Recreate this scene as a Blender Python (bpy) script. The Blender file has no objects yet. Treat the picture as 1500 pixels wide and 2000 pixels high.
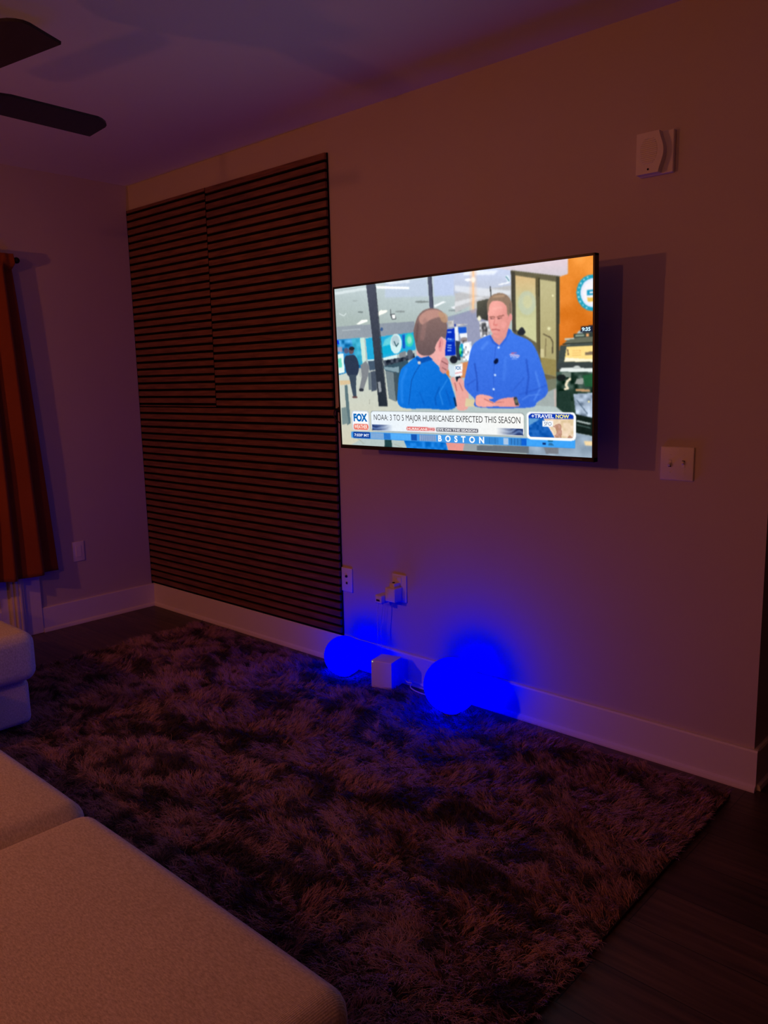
import bpy, bmesh, math, random
import numpy as np
from mathutils import Vector, Matrix
PI = math.pi
S = bpy.context.scene
C = S.collection

# ------------------------------------------------------------------ camera
CAM = np.array([4.4839, -2.6913, 1.3887]); YAW, PITCH, ROLL = math.radians(132.63015), math.radians(-9.29926), math.radians(-1.20271)
F_PX = 1573.7
_d = np.array([math.cos(PITCH)*math.cos(YAW), math.cos(PITCH)*math.sin(YAW), math.sin(PITCH)])
_r = np.cross(_d, [0, 0, 1]); _r /= np.linalg.norm(_r); _u = np.cross(_r, _d)
_R = math.cos(ROLL)*_r + math.sin(ROLL)*_u; _U = -math.sin(ROLL)*_r + math.cos(ROLL)*_u
cam = bpy.data.objects.new('camera', bpy.data.cameras.new('camera')); C.objects.link(cam)
cam.matrix_world = Matrix(((_R[0], _U[0], -_d[0], CAM[0]), (_R[1], _U[1], -_d[1], CAM[1]), (_R[2], _U[2], -_d[2], CAM[2]), (0, 0, 0, 1)))
cam.data.sensor_fit = 'VERTICAL'; cam.data.sensor_height = 36.0; cam.data.sensor_width = 27.0
cam.data.lens = F_PX/2000*36; cam.data.clip_start = .02
S.camera = cam
# ------------------------------------------------------------------ world, exposure, lamps
w = bpy.data.worlds.new('world'); S.world = w; w.use_nodes = True
w.node_tree.nodes['Background'].inputs[0].default_value = (.5, .3, .4, 1)
w.node_tree.nodes['Background'].inputs[1].default_value = 0.0
S.view_settings.view_transform = 'Standard'; S.view_settings.look = 'None'
S.view_settings.exposure = 0; S.view_settings.gamma = 1; S.view_settings.use_curve_mapping = False
WARM = (1.0, .26, .085)
P_FLOOR, P_BACK = 32.0, 34.0        # watts of the two warm lamps
BLUE = 9.6                         # strength of the blue globes
LAMP = (1.20, -3.22)
FANC = (1.858, -1.769)
def lamp(name, loc, col, power, size):
    l = bpy.data.lights.new(name, 'POINT'); l.color = col; l.energy = power; l.shadow_soft_size = size
    o = bpy.data.objects.new(name, l); C.objects.link(o); o.location = loc; return o
lamp('floor_lamp_bulb', (LAMP[0], LAMP[1], 1.72), WARM, P_FLOOR, .035)
lamp('pendant_bulb', (3.40, -4.7, 2.20), WARM, P_BACK, .05)

# ------------------------------------------------------------------ helpers
def srgb(r, g, b):
    f = lambda c: (c/255/12.92) if c/255 <= .04045 else ((c/255+.055)/1.055)**2.4
    return (f(r), f(g), f(b))
def mat(name, col, rough=.6, metal=0, var=0, vscale=8, bump=0, bscale=200, spec=.5, stretch=None, emit=None, estr=1, sheen=0):
    m = bpy.data.materials.new(name); m.use_nodes = True; nt = m.node_tree; N = nt.nodes; L = nt.links
    b = N['Principled BSDF']; b.inputs['Base Color'].default_value = (*col, 1); b.inputs['Roughness'].default_value = rough
    b.inputs['Metallic'].default_value = metal; b.inputs['Specular IOR Level'].default_value = spec
    if sheen: b.inputs['Sheen Weight'].default_value = sheen
    tc = N.new('ShaderNodeTexCoord'); src = tc.outputs['Object']
    if stretch:
        mp = N.new('ShaderNodeMapping'); mp.inputs['Scale'].default_value = stretch; L.new(src, mp.inputs[0]); src = mp.outputs[0]
    if var:
        n = N.new('ShaderNodeTexNoise'); n.inputs['Scale'].default_value = vscale; n.inputs['Detail'].default_value = 5; L.new(src, n.inputs['Vector'])
        r = N.new('ShaderNodeValToRGB'); L.new(n.outputs['Fac'], r.inputs[0])
        r.color_ramp.elements[0].position = .3; r.color_ramp.elements[1].position = .7
        r.color_ramp.elements[0].color = (*[c*(1-var) for c in col], 1); r.color_ramp.elements[1].color = (*[min(1, c*(1+var)) for c in col], 1)
        L.new(r.outputs[0], b.inputs['Base Color'])
    if bump:
        n = N.new('ShaderNodeTexNoise'); n.inputs['Scale'].default_value = bscale; n.inputs['Detail'].default_value = 3; L.new(src, n.inputs['Vector'])
        bp = N.new('ShaderNodeBump'); bp.inputs['Strength'].default_value = bump; bp.inputs['Distance'].default_value = .002
        L.new(n.outputs['Fac'], bp.inputs['Height']); L.new(bp.outputs[0], b.inputs['Normal'])
    if emit:
        b.inputs['Emission Color'].default_value = (*emit, 1); b.inputs['Emission Strength'].default_value = estr
    return m
def emis(name, col, s=1):
    m = bpy.data.materials.new(name); m.use_nodes = True; nt = m.node_tree; nt.nodes.clear()
    o = nt.nodes.new('ShaderNodeOutputMaterial'); e = nt.nodes.new('ShaderNodeEmission')
    e.inputs[0].default_value = (*col, 1); e.inputs[1].default_value = s; nt.links.new(e.outputs[0], o.inputs[0]); return m
def bx(bm, lo, hi, bevel=0, seg=2, rot=None, piv=None):
    vs = bmesh.ops.create_cube(bm, size=1)['verts']
    lo, hi = Vector(lo), Vector(hi); c = (lo+hi)/2; d = hi-lo
    for v in vs: v.co = Vector((v.co.x*d.x, v.co.y*d.y, v.co.z*d.z)) + c
    if bevel:
        es = list({e for v in vs for e in v.link_edges})
        r = bmesh.ops.bevel(bm, geom=es, offset=bevel, segments=seg, profile=.5, affect='EDGES')
        vs = r['verts']
    if rot: bmesh.ops.rotate(bm, verts=vs, cent=piv or c, matrix=rot)
    return vs
def cyl(bm, a, b, r, seg=24, r2=None):
    a, b = Vector(a), Vector(b); h = (b-a).length
    vs = bmesh.ops.create_cone(bm, cap_ends=True, segments=seg, radius1=r, radius2=r if r2 is None else r2, depth=h)['verts']
    q = (b-a).to_track_quat('Z', 'Y').to_matrix()
    for v in vs: v.co = q @ v.co + (a+b)/2
    return vs
def tube(bm, pts, r, seg=10):
    P = [Vector(p) for p in pts]
    # Catmull-Rom
    Q = []
    for i in range(len(P)-1):
        p0, p1, p2, p3 = P[max(i-1, 0)], P[i], P[i+1], P[min(i+2, len(P)-1)]
        for k in range(8):
            t = k/8; Q.append(.5*((2*p1)+(p2-p0)*t+(2*p0-5*p1+4*p2-p3)*t*t+(-p0+3*p1-3*p2+p3)*t**3))
    Q.append(P[-1]); rings = []
    for i, q in enumerate(Q):
        d = (Q[min(i+1, len(Q)-1)]-Q[max(i-1, 0)]).normalized()
        s = d.orthogonal().normalized() if i == 0 else (prev - d*prev.dot(d)).normalized()
        prev = s; t2 = d.cross(s)
        rings.append([bm.verts.new(q + r*(math.cos(2*PI*k/seg)*s + math.sin(2*PI*k/seg)*t2)) for k in range(seg)])
    for a, b in zip(rings, rings[1:]):
        for k in range(seg): bm.faces.new((a[k], a[(k+1) % seg], b[(k+1) % seg], b[k]))
    bm.faces.new(rings[0][::-1]); bm.faces.new(rings[-1])
def lathe(bm, prof, c=(0, 0, 0), seg=48):
    rings = []
    for r, z in prof:
        rings.append([bm.verts.new((c[0]+r*math.cos(2*PI*k/seg), c[1]+r*math.sin(2*PI*k/seg), c[2]+z)) for k in range(seg)] if r > 1e-6 else [bm.verts.new((c[0], c[1], c[2]+z))])
    for a, b in zip(rings, rings[1:]):
        for k in range(seg):
            k2 = (k+1) % seg
            if len(a) == 1: bm.faces.new((a[0], b[k2], b[k]))
            elif len(b) == 1: bm.faces.new((a[k], a[k2], b[0]))
            else: bm.faces.new((a[k], a[k2], b[k2], b[k]))
def prism(bm, pts, a0, a1, axis):
    """pts 2-D outline extruded along axis from a0 to a1; outline fills the other two axes in order"""
    def P(p, t): l = [p[0], p[1]]; l.insert(axis, t); return l
    A = [bm.verts.new(P(p, a0)) for p in pts]; B = [bm.verts.new(P(p, a1)) for p in pts]; n = len(pts)
    for k in range(n): bm.faces.new((A[k], A[(k+1) % n], B[(k+1) % n], B[k]))
    bm.faces.new(A[::-1]); bm.faces.new(B)
def obj(name, bm, m, parent=None, smooth=False, angle=None):
    bmesh.ops.recalc_face_normals(bm, faces=bm.faces)
    me = bpy.data.meshes.new(name); bm.to_mesh(me); bm.free()
    me.materials.append(m)
    if smooth:
        for p in me.polygons: p.use_smooth = True
        if angle: me.set_sharp_from_angle(angle=math.radians(angle))
    o = bpy.data.objects.new(name, me); C.objects.link(o)
    if parent:
        o.parent = parent; o.matrix_parent_inverse = Matrix.Translation(-parent.location) if not parent.rotation_euler.x else parent.matrix_basis.inverted()
    return o
def thing(name, label, cat, loc=(0, 0, 0), group=None):
    o = bpy.data.objects.new(name, None); C.objects.link(o); o.location = loc; o.empty_display_size = .1
    return tag(o, label, cat, group)
def tag(o, label, cat, group=None):
    o['label'] = label; o['category'] = cat
    if group: o['group'] = group
    return o
def struct(name, bm, m, parent=None, **k):
    o = obj(name, bm, m, parent, **k)
    if not parent: o['kind'] = 'structure'
    return o
B = bmesh.new

# ------------------------------------------------------------------ materials
M_wall = mat('wall_paint', (.60, .54, .49), .75, bump=.12, bscale=260, var=.015, vscale=3)
M_wall2 = mat('bounce_cut_paint', (.12, .105, .10), .8, bump=.1, bscale=200)  # unseen walls made extra dark so less lamp light bounces back
M_ceil = mat('ceiling_paint', (.82, .80, .78), .85, bump=.15, bscale=180)
M_trim = mat('trim_paint', (.80, .77, .74), .38, bump=.03, bscale=60)
M_white = mat('white_plastic', (.82, .80, .77), .4, bump=.02)
M_slat = mat('walnut_slat', (.205, .085, .045), .5, var=.35, vscale=14, bump=.3, bscale=60, stretch=(.6, 6, 6))
M_felt = mat('black_felt', (.006, .006, .006), .95, bump=.3, spec=.1)
M_black = mat('black_plastic', (.010, .010, .011), .35, bump=.02)
M_blackm = mat('black_metal', (.015, .014, .014), .4, .6, bump=.05)
M_blade = mat('fan_blade_wood', (.030, .026, .028), .45, var=.2, vscale=8, stretch=(1, 9, 1))
M_curt = mat('rust_curtain_cloth', (.26, .062, .012), .85, var=.1, vscale=4, bump=.25, bscale=900, spec=.15, sheen=.2)
M_dark = mat('dark_recess', (.02, .015, .015), .8, var=.1)

# floor: dark wood planks running along x
def floor_mat():
    m = bpy.data.materials.new('dark_plank_floor'); m.use_nodes = True; nt = m.node_tree; N = nt.nodes; L = nt.links; b = N['Principled BSDF']
    tc = N.new('ShaderNodeTexCoord')
    br = N.new('ShaderNodeTexBrick'); br.offset = .37; br.inputs['Scale'].default_value = 1
    br.inputs['Brick Width'].default_value = 1.22; br.inputs['Row Height'].default_value = .18; br.inputs['Mortar Size'].default_value = .0016
    br.inputs['Color1'].default_value = (.052, .030, .022, 1); br.inputs['Color2'].default_value = (.105, .064, .046, 1); br.inputs['Mortar'].default_value = (.012, .008, .006, 1)
    L.new(tc.outputs['Object'], br.inputs['Vector'])
    mp = N.new('ShaderNodeMapping'); mp.inputs['Scale'].default_value = (1.2, 16, 1); L.new(tc.outputs['Object'], mp.inputs[0])
    n = N.new('ShaderNodeTexNoise'); n.inputs['Scale'].default_value = 3; n.inputs['Detail'].default_value = 8; L.new(mp.outputs[0], n.inputs['Vector'])
    r = N.new('ShaderNodeValToRGB'); r.color_ramp.elements[0].color = (.45, .45, .45, 1); r.color_ramp.elements[1].color = (1.5, 1.4, 1.3, 1)
    r.color_ramp.elements[0].position = .3; r.color_ramp.elements[1].position = .75; L.new(n.outputs['Fac'], r.inputs[0])
    mx = N.new('ShaderNodeMix'); mx.data_type = 'RGBA'; mx.blend_type = 'MULTIPLY'; mx.inputs[0].default_value = 1
    L.new(br.outputs['Color'], mx.inputs[6]); L.new(r.outputs[0], mx.inputs[7]); L.new(mx.outputs[2], b.inputs['Base Color'])
    b.inputs['Roughness'].default_value = .42
    bp = N.new('ShaderNodeBump'); bp.inputs['Strength'].default_value = .3; bp.inputs['Distance'].default_value = .001
    L.new(n.outputs['Fac'], bp.inputs['Height']); L.new(bp.outputs[0], b.inputs['Normal'])
    return m
def sofa_mat():
    m = bpy.data.materials.new('oatmeal_sofa_fabric'); m.use_nodes = True; nt = m.node_tree; N = nt.nodes; L = nt.links; b = N['Principled BSDF']
    tc = N.new('ShaderNodeTexCoord')
    mp = N.new('ShaderNodeMapping'); mp.inputs['Scale'].default_value = (1, 2.6, 1); L.new(tc.outputs['Object'], mp.inputs[0])
    n = N.new('ShaderNodeTexNoise'); n.inputs['Scale'].default_value = 120; n.inputs['Detail'].default_value = 5; n.inputs['Roughness'].default_value = .7; L.new(mp.outputs[0], n.inputs['Vector'])
    n2 = N.new('ShaderNodeTexNoise'); n2.inputs['Scale'].default_value = 5; n2.inputs['Detail'].default_value = 3; L.new(tc.outputs['Object'], n2.inputs['Vector'])
    r = N.new('ShaderNodeValToRGB'); r.color_ramp.elements[0].color = (.56, .51, .44, 1); r.color_ramp.elements[1].color = (.97, .93, .85, 1)
    r.color_ramp.elements[0].position = .32; r.color_ramp.elements[1].position = .68; L.new(n.outputs['Fac'], r.inputs[0])
    mx = N.new('ShaderNodeMix'); mx.data_type = 'RGBA'; mx.blend_type = 'MULTIPLY'; mx.inputs[0].default_value = .12
    L.new(r.outputs[0], mx.inputs[6]); L.new(n2.outputs['Fac'], mx.inputs[7]); L.new(mx.outputs[2], b.inputs['Base Color'])
    wv = N.new('ShaderNodeTexWave'); wv.bands_direction = 'X'; wv.inputs['Scale'].default_value = 110; wv.inputs['Distortion'].default_value = 1.5; wv.inputs['Detail'].default_value = 2
    L.new(tc.outputs['Object'], wv.inputs['Vector'])
    ad = N.new('ShaderNodeMath'); ad.operation = 'MULTIPLY_ADD'; ad.inputs[1].default_value = .35; L.new(wv.outputs['Fac'], ad.inputs[0]); L.new(n.outputs['Fac'], ad.inputs[2])
    bp = N.new('ShaderNodeBump'); bp.inputs['Strength'].default_value = .55; bp.inputs['Distance'].default_value = .0018
    L.new(ad.outputs[0], bp.inputs['Height']); L.new(bp.outputs[0], b.inputs['Normal'])
    b.inputs['Roughness'].default_value = .9; b.inputs['Specular IOR Level'].default_value = .15; b.inputs['Sheen Weight'].default_value = .25
    return m
M_floor = floor_mat(); M_sofa = sofa_mat()

# ------------------------------------------------------------------ room shell
H = 2.55; W = 3.67; XR = 5.7; YB = -6.3; YH = 1.7; HB = .143
b = B(); bx(b, (-.15, YB-.15, -.1), (XR+.15, YH+.15, 0)); struct('floor', b, M_floor)
b = B(); bx(b, (-.15, YB-.15, H), (XR+.15, YH+.15, H+.1)); struct('ceiling', b, M_ceil)
b = B(); bx(b, (0, 0, 0), (W, YH, H)); struct('wall_back', b, M_wall)
DY0, DY1, DZ = -.835, -2.6, 1.93      # opening of the patio door in the left wall
b = B(); bx(b, (-.15, DY0, 0), (0, 0, H)); bx(b, (-.15, YB, 0), (0, DY1, H)); bx(b, (-.15, DY1, DZ), (0, DY0, H)); struct('wall_left', b, M_wall)
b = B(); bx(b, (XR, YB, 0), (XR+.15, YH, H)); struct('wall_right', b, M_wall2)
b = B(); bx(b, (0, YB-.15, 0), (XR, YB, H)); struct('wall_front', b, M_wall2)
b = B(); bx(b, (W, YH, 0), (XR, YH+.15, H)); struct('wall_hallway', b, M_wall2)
def base_prof(t=.015):      # (distance from wall, z)
    return [(0, 0), (t+.012, 0), (t+.012, .006), (t+.009, .016), (t+.003, .021), (t, .022), (t, HB-.006), (t-.004, HB), (0, HB)]
b = B(); prism(b, [(-p, z) for p, z in base_prof()], .0, W+.015, 0); struct('baseboard_back', b, M_trim)
b = B(); prism(b, [(p, z) for p, z in base_prof()], DY0+.095, -.0155, 1); struct('baseboard_left', b, M_trim)
b = B(); prism(b, [(W+p, z) for p, z in base_prof()], 0.0, YH, 1); struct('baseboard_hallway', b, M_trim)

# patio door, mostly behind the curtain
b = B(); bx(b, (0, DY0, 0), (.02, DY0+.095, DZ+.09), .003); bx(b, (0, DY1-.095, 0), (.02, DY1, DZ+.09), .003); bx(b, (0, DY1, DZ), (.02, DY0, DZ+.09), .003)
casing = struct('trim_1', b, M_trim)
b = B()
bx(b, (-.12, DY0-.03, 0), (.004, DY0, DZ)); bx(b, (-.12, DY1, 0), (.004, DY1+.03, DZ)); bx(b, (-.12, DY1, DZ-.03), (.004, DY0, DZ)); bx(b, (-.12, DY1, 0), (-.0, DY0, .03))
door = struct('door_1', b, M_trim)
b = B()
for (y0, y1) in ((DY1+.03, DY1+.12), (-1.80, -1.70), (DY0-.12, DY0-.03)): bx(b, (-.05, y0, .03), (-.012, y1, DZ-.03), .003)
bx(b, (-.049, DY1+.031, .031), (-.0128, DY0-.031, .16), .003); bx(b, (-.047, DY1+.032, .032), (-.016, DY0-.032, .62), .002); bx(b, (-.049, DY1+.031, DZ-.14), (-.0128, DY0-.031, DZ-.031), .003)
obj('door_stile_frame', b, M_trim, door)
b = B(); bx(b, (-.032, DY1+.12, .62), (-.026, DY0-.12, DZ-.14))
M_glass = mat('night_glass', (.02, .02, .025), .06, spec=.8)
obj('door_glass', b, M_glass, door)
# vertical fluted moulding standing out from the jamb
b = B()
for y0, y1, x1 in ((-.905, -.885, .020), (-.888, -.868, .040), (-.870, -.852, .046), (-.854, -.838, .038)): bx(b, (-.02, y0, .03), (x1, y1, DZ-.02), .006, 3)
obj('door_moulding', b, M_trim, door, smooth=True, angle=35)
bs = bpy.data.materials['trim_paint']

# ------------------------------------------------------------------ slat panels
PITCH_S, GAP = .0411, .0135
def slat_panel(x0, x1, z0, z1, ztop, label):
    t = thing('slat_wall_panel', label, 'wall panel', ((x0+x1)/2, 0, z0), 'dark wood slat panels')
    b = B(); bx(b, (x0, -.009, z0), (x1, -.0005, z1)); bx(b, (x0, -.0205, z0), (x0+.0035, -.0085, z1)); obj('felt_backing', b, M_felt, t)
    b = B(); z = ztop
    while z > z0+.004:
        lo = max(z-(PITCH_S-GAP), z0); hi = min(z, z1)
        if hi-lo > .004: bx(b, (x0+.0036, -.021, lo), (x1-.001, -.0085, hi), .0012, 1)
        z -= PITCH_S
    obj('slats', b, M_slat, t)
zs = 2.4077
slat_panel(.0, .787, 1.262, zs, zs+.012, 'upper left dark walnut slat panel on the wall, beside the room corner')
slat_panel(.788, 1.708, 1.262, zs, zs-.001, 'upper right dark walnut slat panel on the wall, above the long lower one')
slat_panel(.0, 1.722, HB, 1.261, 1.255, 'long lower dark walnut slat panel standing on the white baseboard')

# ------------------------------------------------------------------ wall plates
def toggle_plate():
    x, z = 3.371, 1.0872
    t = thing('light_switch', 'white two-gang toggle switch plate on the wall right of the television', 'light switch', (x, 0, z))
    b = B(); bx(b, (x-.058, -.007, z-.0575), (x+.058, 0, z+.0575), .003, 3); obj('cover_plate', b, M_white, t, smooth=True, angle=40)
    for k, s in ((-.0235, 1), (.0235, -1)):
        b = B(); bx(b, (x+k-.0055, -.0085, z-.0125), (x+k+.0055, -.006, z+.0125), .001)
        bz = bx(b, (x+k-.004, -.019, z-.004), (x+k+.004, -.006, z+.005), .001, rot=Matrix.Rotation(math.radians(28*s), 3, 'X'), piv=Vector((x+k, -.006, z)))
        bx(b, (x+k-.0052, -.0092, z-.011 if s > 0 else z+.001), (x+k+.0052, -.0083, z-.001 if s > 0 else z+.011))
        tg = obj('toggle', b, M_white, t)
        b = B(); c0 = (z-.0118, z-.003) if s > 0 else (z+.004, z+.0118)
        bx(b, (x+k-.0045, -.0096, c0[0]), (x+k+.0045, -.0082, c0[1])); obj('toggle_slot', b, M_dark, tg)
        for q in (-.030, .030):
            b = B(); cyl(b, (x+k, -.0065, z+q), (x+k, -.0078, z+q), .0028, 12); obj('screw', b, M_white, t)
toggle_plate()
def rot_plate(t, c, n, w, h, th, m=M_white):     # plate lying on a wall; n 'x' (left wall) or 'y' (back wall)
    b = B()
    if n == 'y': bx(b, (c[0]-w/2, -th, c[2]-h/2), (c[0]+w/2, 0, c[2]+h/2), .003, 3)
    else: bx(b, (0, c[1]-w/2, c[2]-h/2), (th, c[1]+w/2, c[2]+h/2), .003, 3)
    return obj('cover_plate', b, m, t, smooth=True, angle=40)
t = thing('wall_outlet', 'white blank-looking outlet plate low on the left wall beside the curtain', 'outlet', (0, -.489, .430))
rot_plate(t, (0, -.489, .430), 'x', .073, .118, .006)
b = B(); bx(b, (.005, -.489-.017, .397), (.008, -.489+.017, .463), .002, 2); obj('receptacle', b, M_white, t)
t = thing('wall_outlet', 'white cable plate low on the wall, touching the right edge of the slat panel', 'outlet', (1.757, 0, .432))
rot_plate(t, (1.757, 0, .432), 'y', .073, .120, .007)
b = B(); cyl(b, (1.757, -.006, .450), (1.757, -.013, .450), .0065, 6); obj('coaxial_port', b, M_dark, t)
b = B(); bx(b, (1.752, -.0095, .411), (1.762, -.006, .421)); obj('cable_port', b, M_dark, t)
# outlet with chargers
t = thing('wall_outlet', 'white outlet plate low on the wall with bulky plugs in it, above the cube', 'outlet', (2.098, 0, .445))
rot_plate(t, (2.098, 0, .445), 'y', .085, .130, .007)
b = B(); bx(b, (2.083, -.009, .468), (2.113, -.006, .498), .002); obj('receptacle', b, M_white, t)
t = thing('power_adapter', 'larger white plug-in power adapter in the outlet above the cube', 'power adapter', (2.085, -.007, .42))
b = B(); bx(b, (2.058, -.062, .388), (2.118, -.0072, .455), .005, 3); obj('adapter_body', b, M_white, t, smooth=True, angle=40)
b = B(); bx(b, (2.073, -.048, .452), (2.105, -.0075, .474), .004, 2); obj('adapter_top_block', b, M_white, t, smooth=True, angle=40)
b = B(); cyl(b, (2.088, -.034, .474), (2.088, -.034, .477), .006, 16); obj('status_button', b, M_dark, t)
b = B(); bx(b, (2.1178, -.05, .395), (2.1195, -.02, .43)); obj('side_port', b, M_white, t)
t = thing('usb_charger', 'small white charger brick sticking out left of the power adapter', 'charger', (2.04, -.02, .40))
b = B(); bx(b, (2.016, -.085, .378), (2.057, -.020, .418), .005, 3); obj('charger_body', b, M_white, t, smooth=True, angle=40)
b = B(); bx(b, (2.026, -.0865, .390), (2.046, -.084, .398)); obj('charger_port', b, M_dark, t)
M_cable = mat('white_cable', (.7, .68, .66), .5, bump=.02)
for k, (x, y, lab) in enumerate(((2.02, -.070, 'left'), (2.030, -.050, 'right'))):
    b = B(); tube(b, [(x+.006, y, .380), (x, y-.004, .33), (x-.008*k-.004, y, .24), (x-.004, y-.008, .16), (x+.012, y-.03, .115), (x+.03, y-.06+.02*k, .036)], .0016)
    tag(obj('charging_cable', b, M_cable), 'thin white cable hanging from the chargers, %s one of the pair' % lab, 'cable', 'thin cables below the chargers')
# plate + black plug behind the television's left edge
t = thing('wall_outlet', 'white outlet plate between slat panel and left edge of the television', 'outlet', (1.775, 0, 1.23))
b = B(); bx(b, (1.736, -.007, 1.168), (1.811, 0, 1.287), .003, 3); obj('cover_plate', b, M_white, t, smooth=True, angle=40)
t = thing('power_plug', 'black plug and looped cord at the left edge of the television', 'plug', (1.775, -.007, 1.255))
b = B(); bx(b, (1.752, -.034, 1.243), (1.798, -.0072, 1.268), .005, 3); obj('plug_body', b, M_black, t, smooth=True, angle=40)
b = B(); tube(b, [(1.765, -.034, 1.256), (1.757, -.055, 1.252), (1.760, -.060, 1.225), (1.80, -.062, 1.195), (1.87, -.07, 1.165), (1.96, -.10, 1.15), (2.05, -.15, 1.17)], .0028)
obj('cord', b, M_black, t)

# alarm horn
def alarm():
    x0, x1, z0, z1 = 3.210, 3.326, 2.036, 2.168; t = thing('alarm_sounder', 'white wall-mounted alarm sounder with oval ribbed grille, high on the wall right of the television', 'alarm', (3.268, 0, 2.10))
    b = B(); bx(b, (x0, -.018, z0), (x1, 0, z1), .003, 2); obj('back_box', b, M_white, t)
    b = B()
    # raised front body: right side is waisted in a smooth S, face steps out toward the room
    n = 24; out = []
    for i in range(n+1):
        s = i/n; z = z0+.002+(z1-z0-.004)*s; out.append((x1-.038+.016*math.sin(PI*s)**1.5, z))
    pts = out + [(x0+.002, z1-.002), (x0+.002, z0+.002)]
    prism2 = [(p[0], p[1]) for p in pts]
    prism(b, prism2, -.046, -.0175, 1)
    body = obj('front_housing', b, M_white, t)
    b = B(); cx, cz = x0+.044, (z0+z1)/2+.006
    for k in range(13):
        z = cz+(k-6)*.0062; hw = .030*math.sqrt(max(0, 1-((k-6)/7.2)**2))
        bx(b, (cx-hw, -.0485, z-.0016), (cx+hw, -.0455, z+.0016), .0008, 1)
    obj('ribbed_grille', b, M_white, t)
    b = B(); cyl(b, (cx, -.0455, z0+.015), (cx, -.0470, z0+.015), .0035, 14); obj('sensor_dot', b, M_dark, t)
alarm()

# ------------------------------------------------------------------ television
# plane: origin at front face, tilted forward 1.8 deg
TVX0, TVX1, TVZ0, TVZ1 = 1.938, 3.164, 1.097, 1.783
TVC = Vector(((TVX0+TVX1)/2, -.205, (TVZ0+TVZ1)/2)); TILT = math.radians(1.8)
tw, th_ = TVX1-TVX0, (TVZ1-TVZ0)/math.cos(TILT)
tv = thing('television', 'large flat screen television showing a weather news interview, tilted out from the wall', 'television', TVC)
tv.rotation_euler = (TILT, 0, 0)
TM = Matrix.Translation(TVC) @ Matrix.Rotation(TILT, 4, 'X')
def tvobj(name, b, m, parent=None, **k):     # geometry in local tv space (x right, z up, -y to the room)
    o = obj(name, b, m, None, **k); o.parent = parent or tv; return o
hx, hz, bz = tw/2, th_/2, .0085
SX0, SX1, SZ0, SZ1 = -hx+bz, hx-bz, -hz+.016, hz-bz
b = B()
bx(b, (-hx, -.004, -hz), (-hx+bz, .022, hz), .001, 1); bx(b, (hx-bz, -.004, -hz), (hx, .022, hz), .001, 1)
bx(b, (-hx, -.004, hz-bz), (hx, .022, hz), .001, 1); bx(b, (-hx, -.004, -hz), (hx, .022, -hz+.016), .001, 1)
tvobj('bezel', b, M_black)
b = B(); bx(b, (-hx+.004, .002, -hz+.004), (hx-.004, .024, hz-.004), .002, 1); bx(b, (-.38, .02, -hz+.03), (.38, .065, .05), .012, 2); tvobj('rear_housing', b, M_black)
b = B(); bx(b, (hx-.085, -.0046, -hz+.006), (hx-.045, -.0038, -hz+.010)); tvobj('brand_mark', b, mat('dim_grey_mark', (.12, .12, .12), .5))
b = B(); bx(b, (-.22, .06, -.16), (.22, .075, .12), .002, 1); bx(b, (-.03, .07, -.05), (.03, .19, .03), .003, 1)
tvobj('mount_arm', b, M_blackm)
t = thing('wall_bracket', 'black wall bracket plate behind the television', 'bracket', (TVC.x, 0, TVC.z))
b = B(); bx(b, (TVC.x-.1, -.018, TVC.z-.14), (TVC.x+.1, 0, TVC.z+.10), .002, 1); obj('bracket_plate', b, M_blackm, t)

# --- picture on the screen, painted into the screen mesh's colours (photo pixel -> screen mapping by homography)
quadP = [(660, 564), (1165, 499), (1162, 896), (677, 875)]
quadU = [(0, 0), (1, 0), (1, 1), (0, 1)]
def homog(src, dst):
    A = []; y = []
    for (a, c), (p, q) in zip(src, dst):
        A += [[a, c, 1, 0, 0, 0, -p*a, -p*c], [0, 0, 0, a, c, 1, -q*a, -q*c]]; y += [p, q]
    h = np.linalg.solve(np.array(A, float), np.array(y, float)); return np.append(h, 1).reshape(3, 3)
Huv = homog(quadU, quadP); Hpx = np.linalg.inv(Huv)
def p2uv(x, y):
    v = Hpx @ np.array([x, y, 1.0]); return v[0]/v[2], v[1]/v[2]
def Az(X, Y): return (640+X/4.652, 480+Y/4.651)
def Bz(X, Y): return (900+X/4.545, 480+Y/4.545)
def Cz(X, Y): return (670+X/2.941, 760+Y/2.94)
NX, NY = 620, 350
gu, gv = np.meshgrid(np.linspace(0, 1, NX), np.linspace(0, 1, NY))
den = Huv[2, 0]*gu+Huv[2, 1]*gv+Huv[2, 2]
PX = (Huv[0, 0]*gu+Huv[0, 1]*gv+Huv[0, 2])/den; PY = (Huv[1, 0]*gu+Huv[1, 1]*gv+Huv[1, 2])/den
img = np.zeros((NY, NX, 3)); img[:] = (178, 192, 190)
rng = np.random.default_rng(4)
def vnoise(scale, seed):
    r = np.random.default_rng(seed); ny, nx = max(2, int(NY/scale)+2), max(2, int(NX/scale)+2); g = r.random((ny, nx))
    yy = np.linspace(0, ny-1.001, NY); xx = np.linspace(0, nx-1.001, NX); yi, xi = yy.astype(int), xx.astype(int); fy, fx = (yy-yi)[:, None], (xx-xi)[None]
    fy = fy*fy*(3-2*fy); fx = fx*fx*(3-2*fx)
    return (g[yi][:, xi]*(1-fy)*(1-fx)+g[yi+1][:, xi]*fy*(1-fx)+g[yi][:, xi+1]*(1-fy)*fx+g[yi+1][:, xi+1]*fy*fx)
def blur(m, n=1):
    for _ in range(n):
        p = np.pad(m, ((1, 1), (1, 1))+((0, 0),)*(m.ndim-2), mode='edge')
        m = (p[:-2, 1:-1]+2*p[1:-1, 1:-1]+p[2:, 1:-1])/4
        p = np.pad(m, ((1, 1), (1, 1))+((0, 0),)*(m.ndim-2), mode='edge')
        m = (p[1:-1, :-2]+2*p[1:-1, 1:-1]+p[1:-1, 2:])/4
    return m
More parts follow.
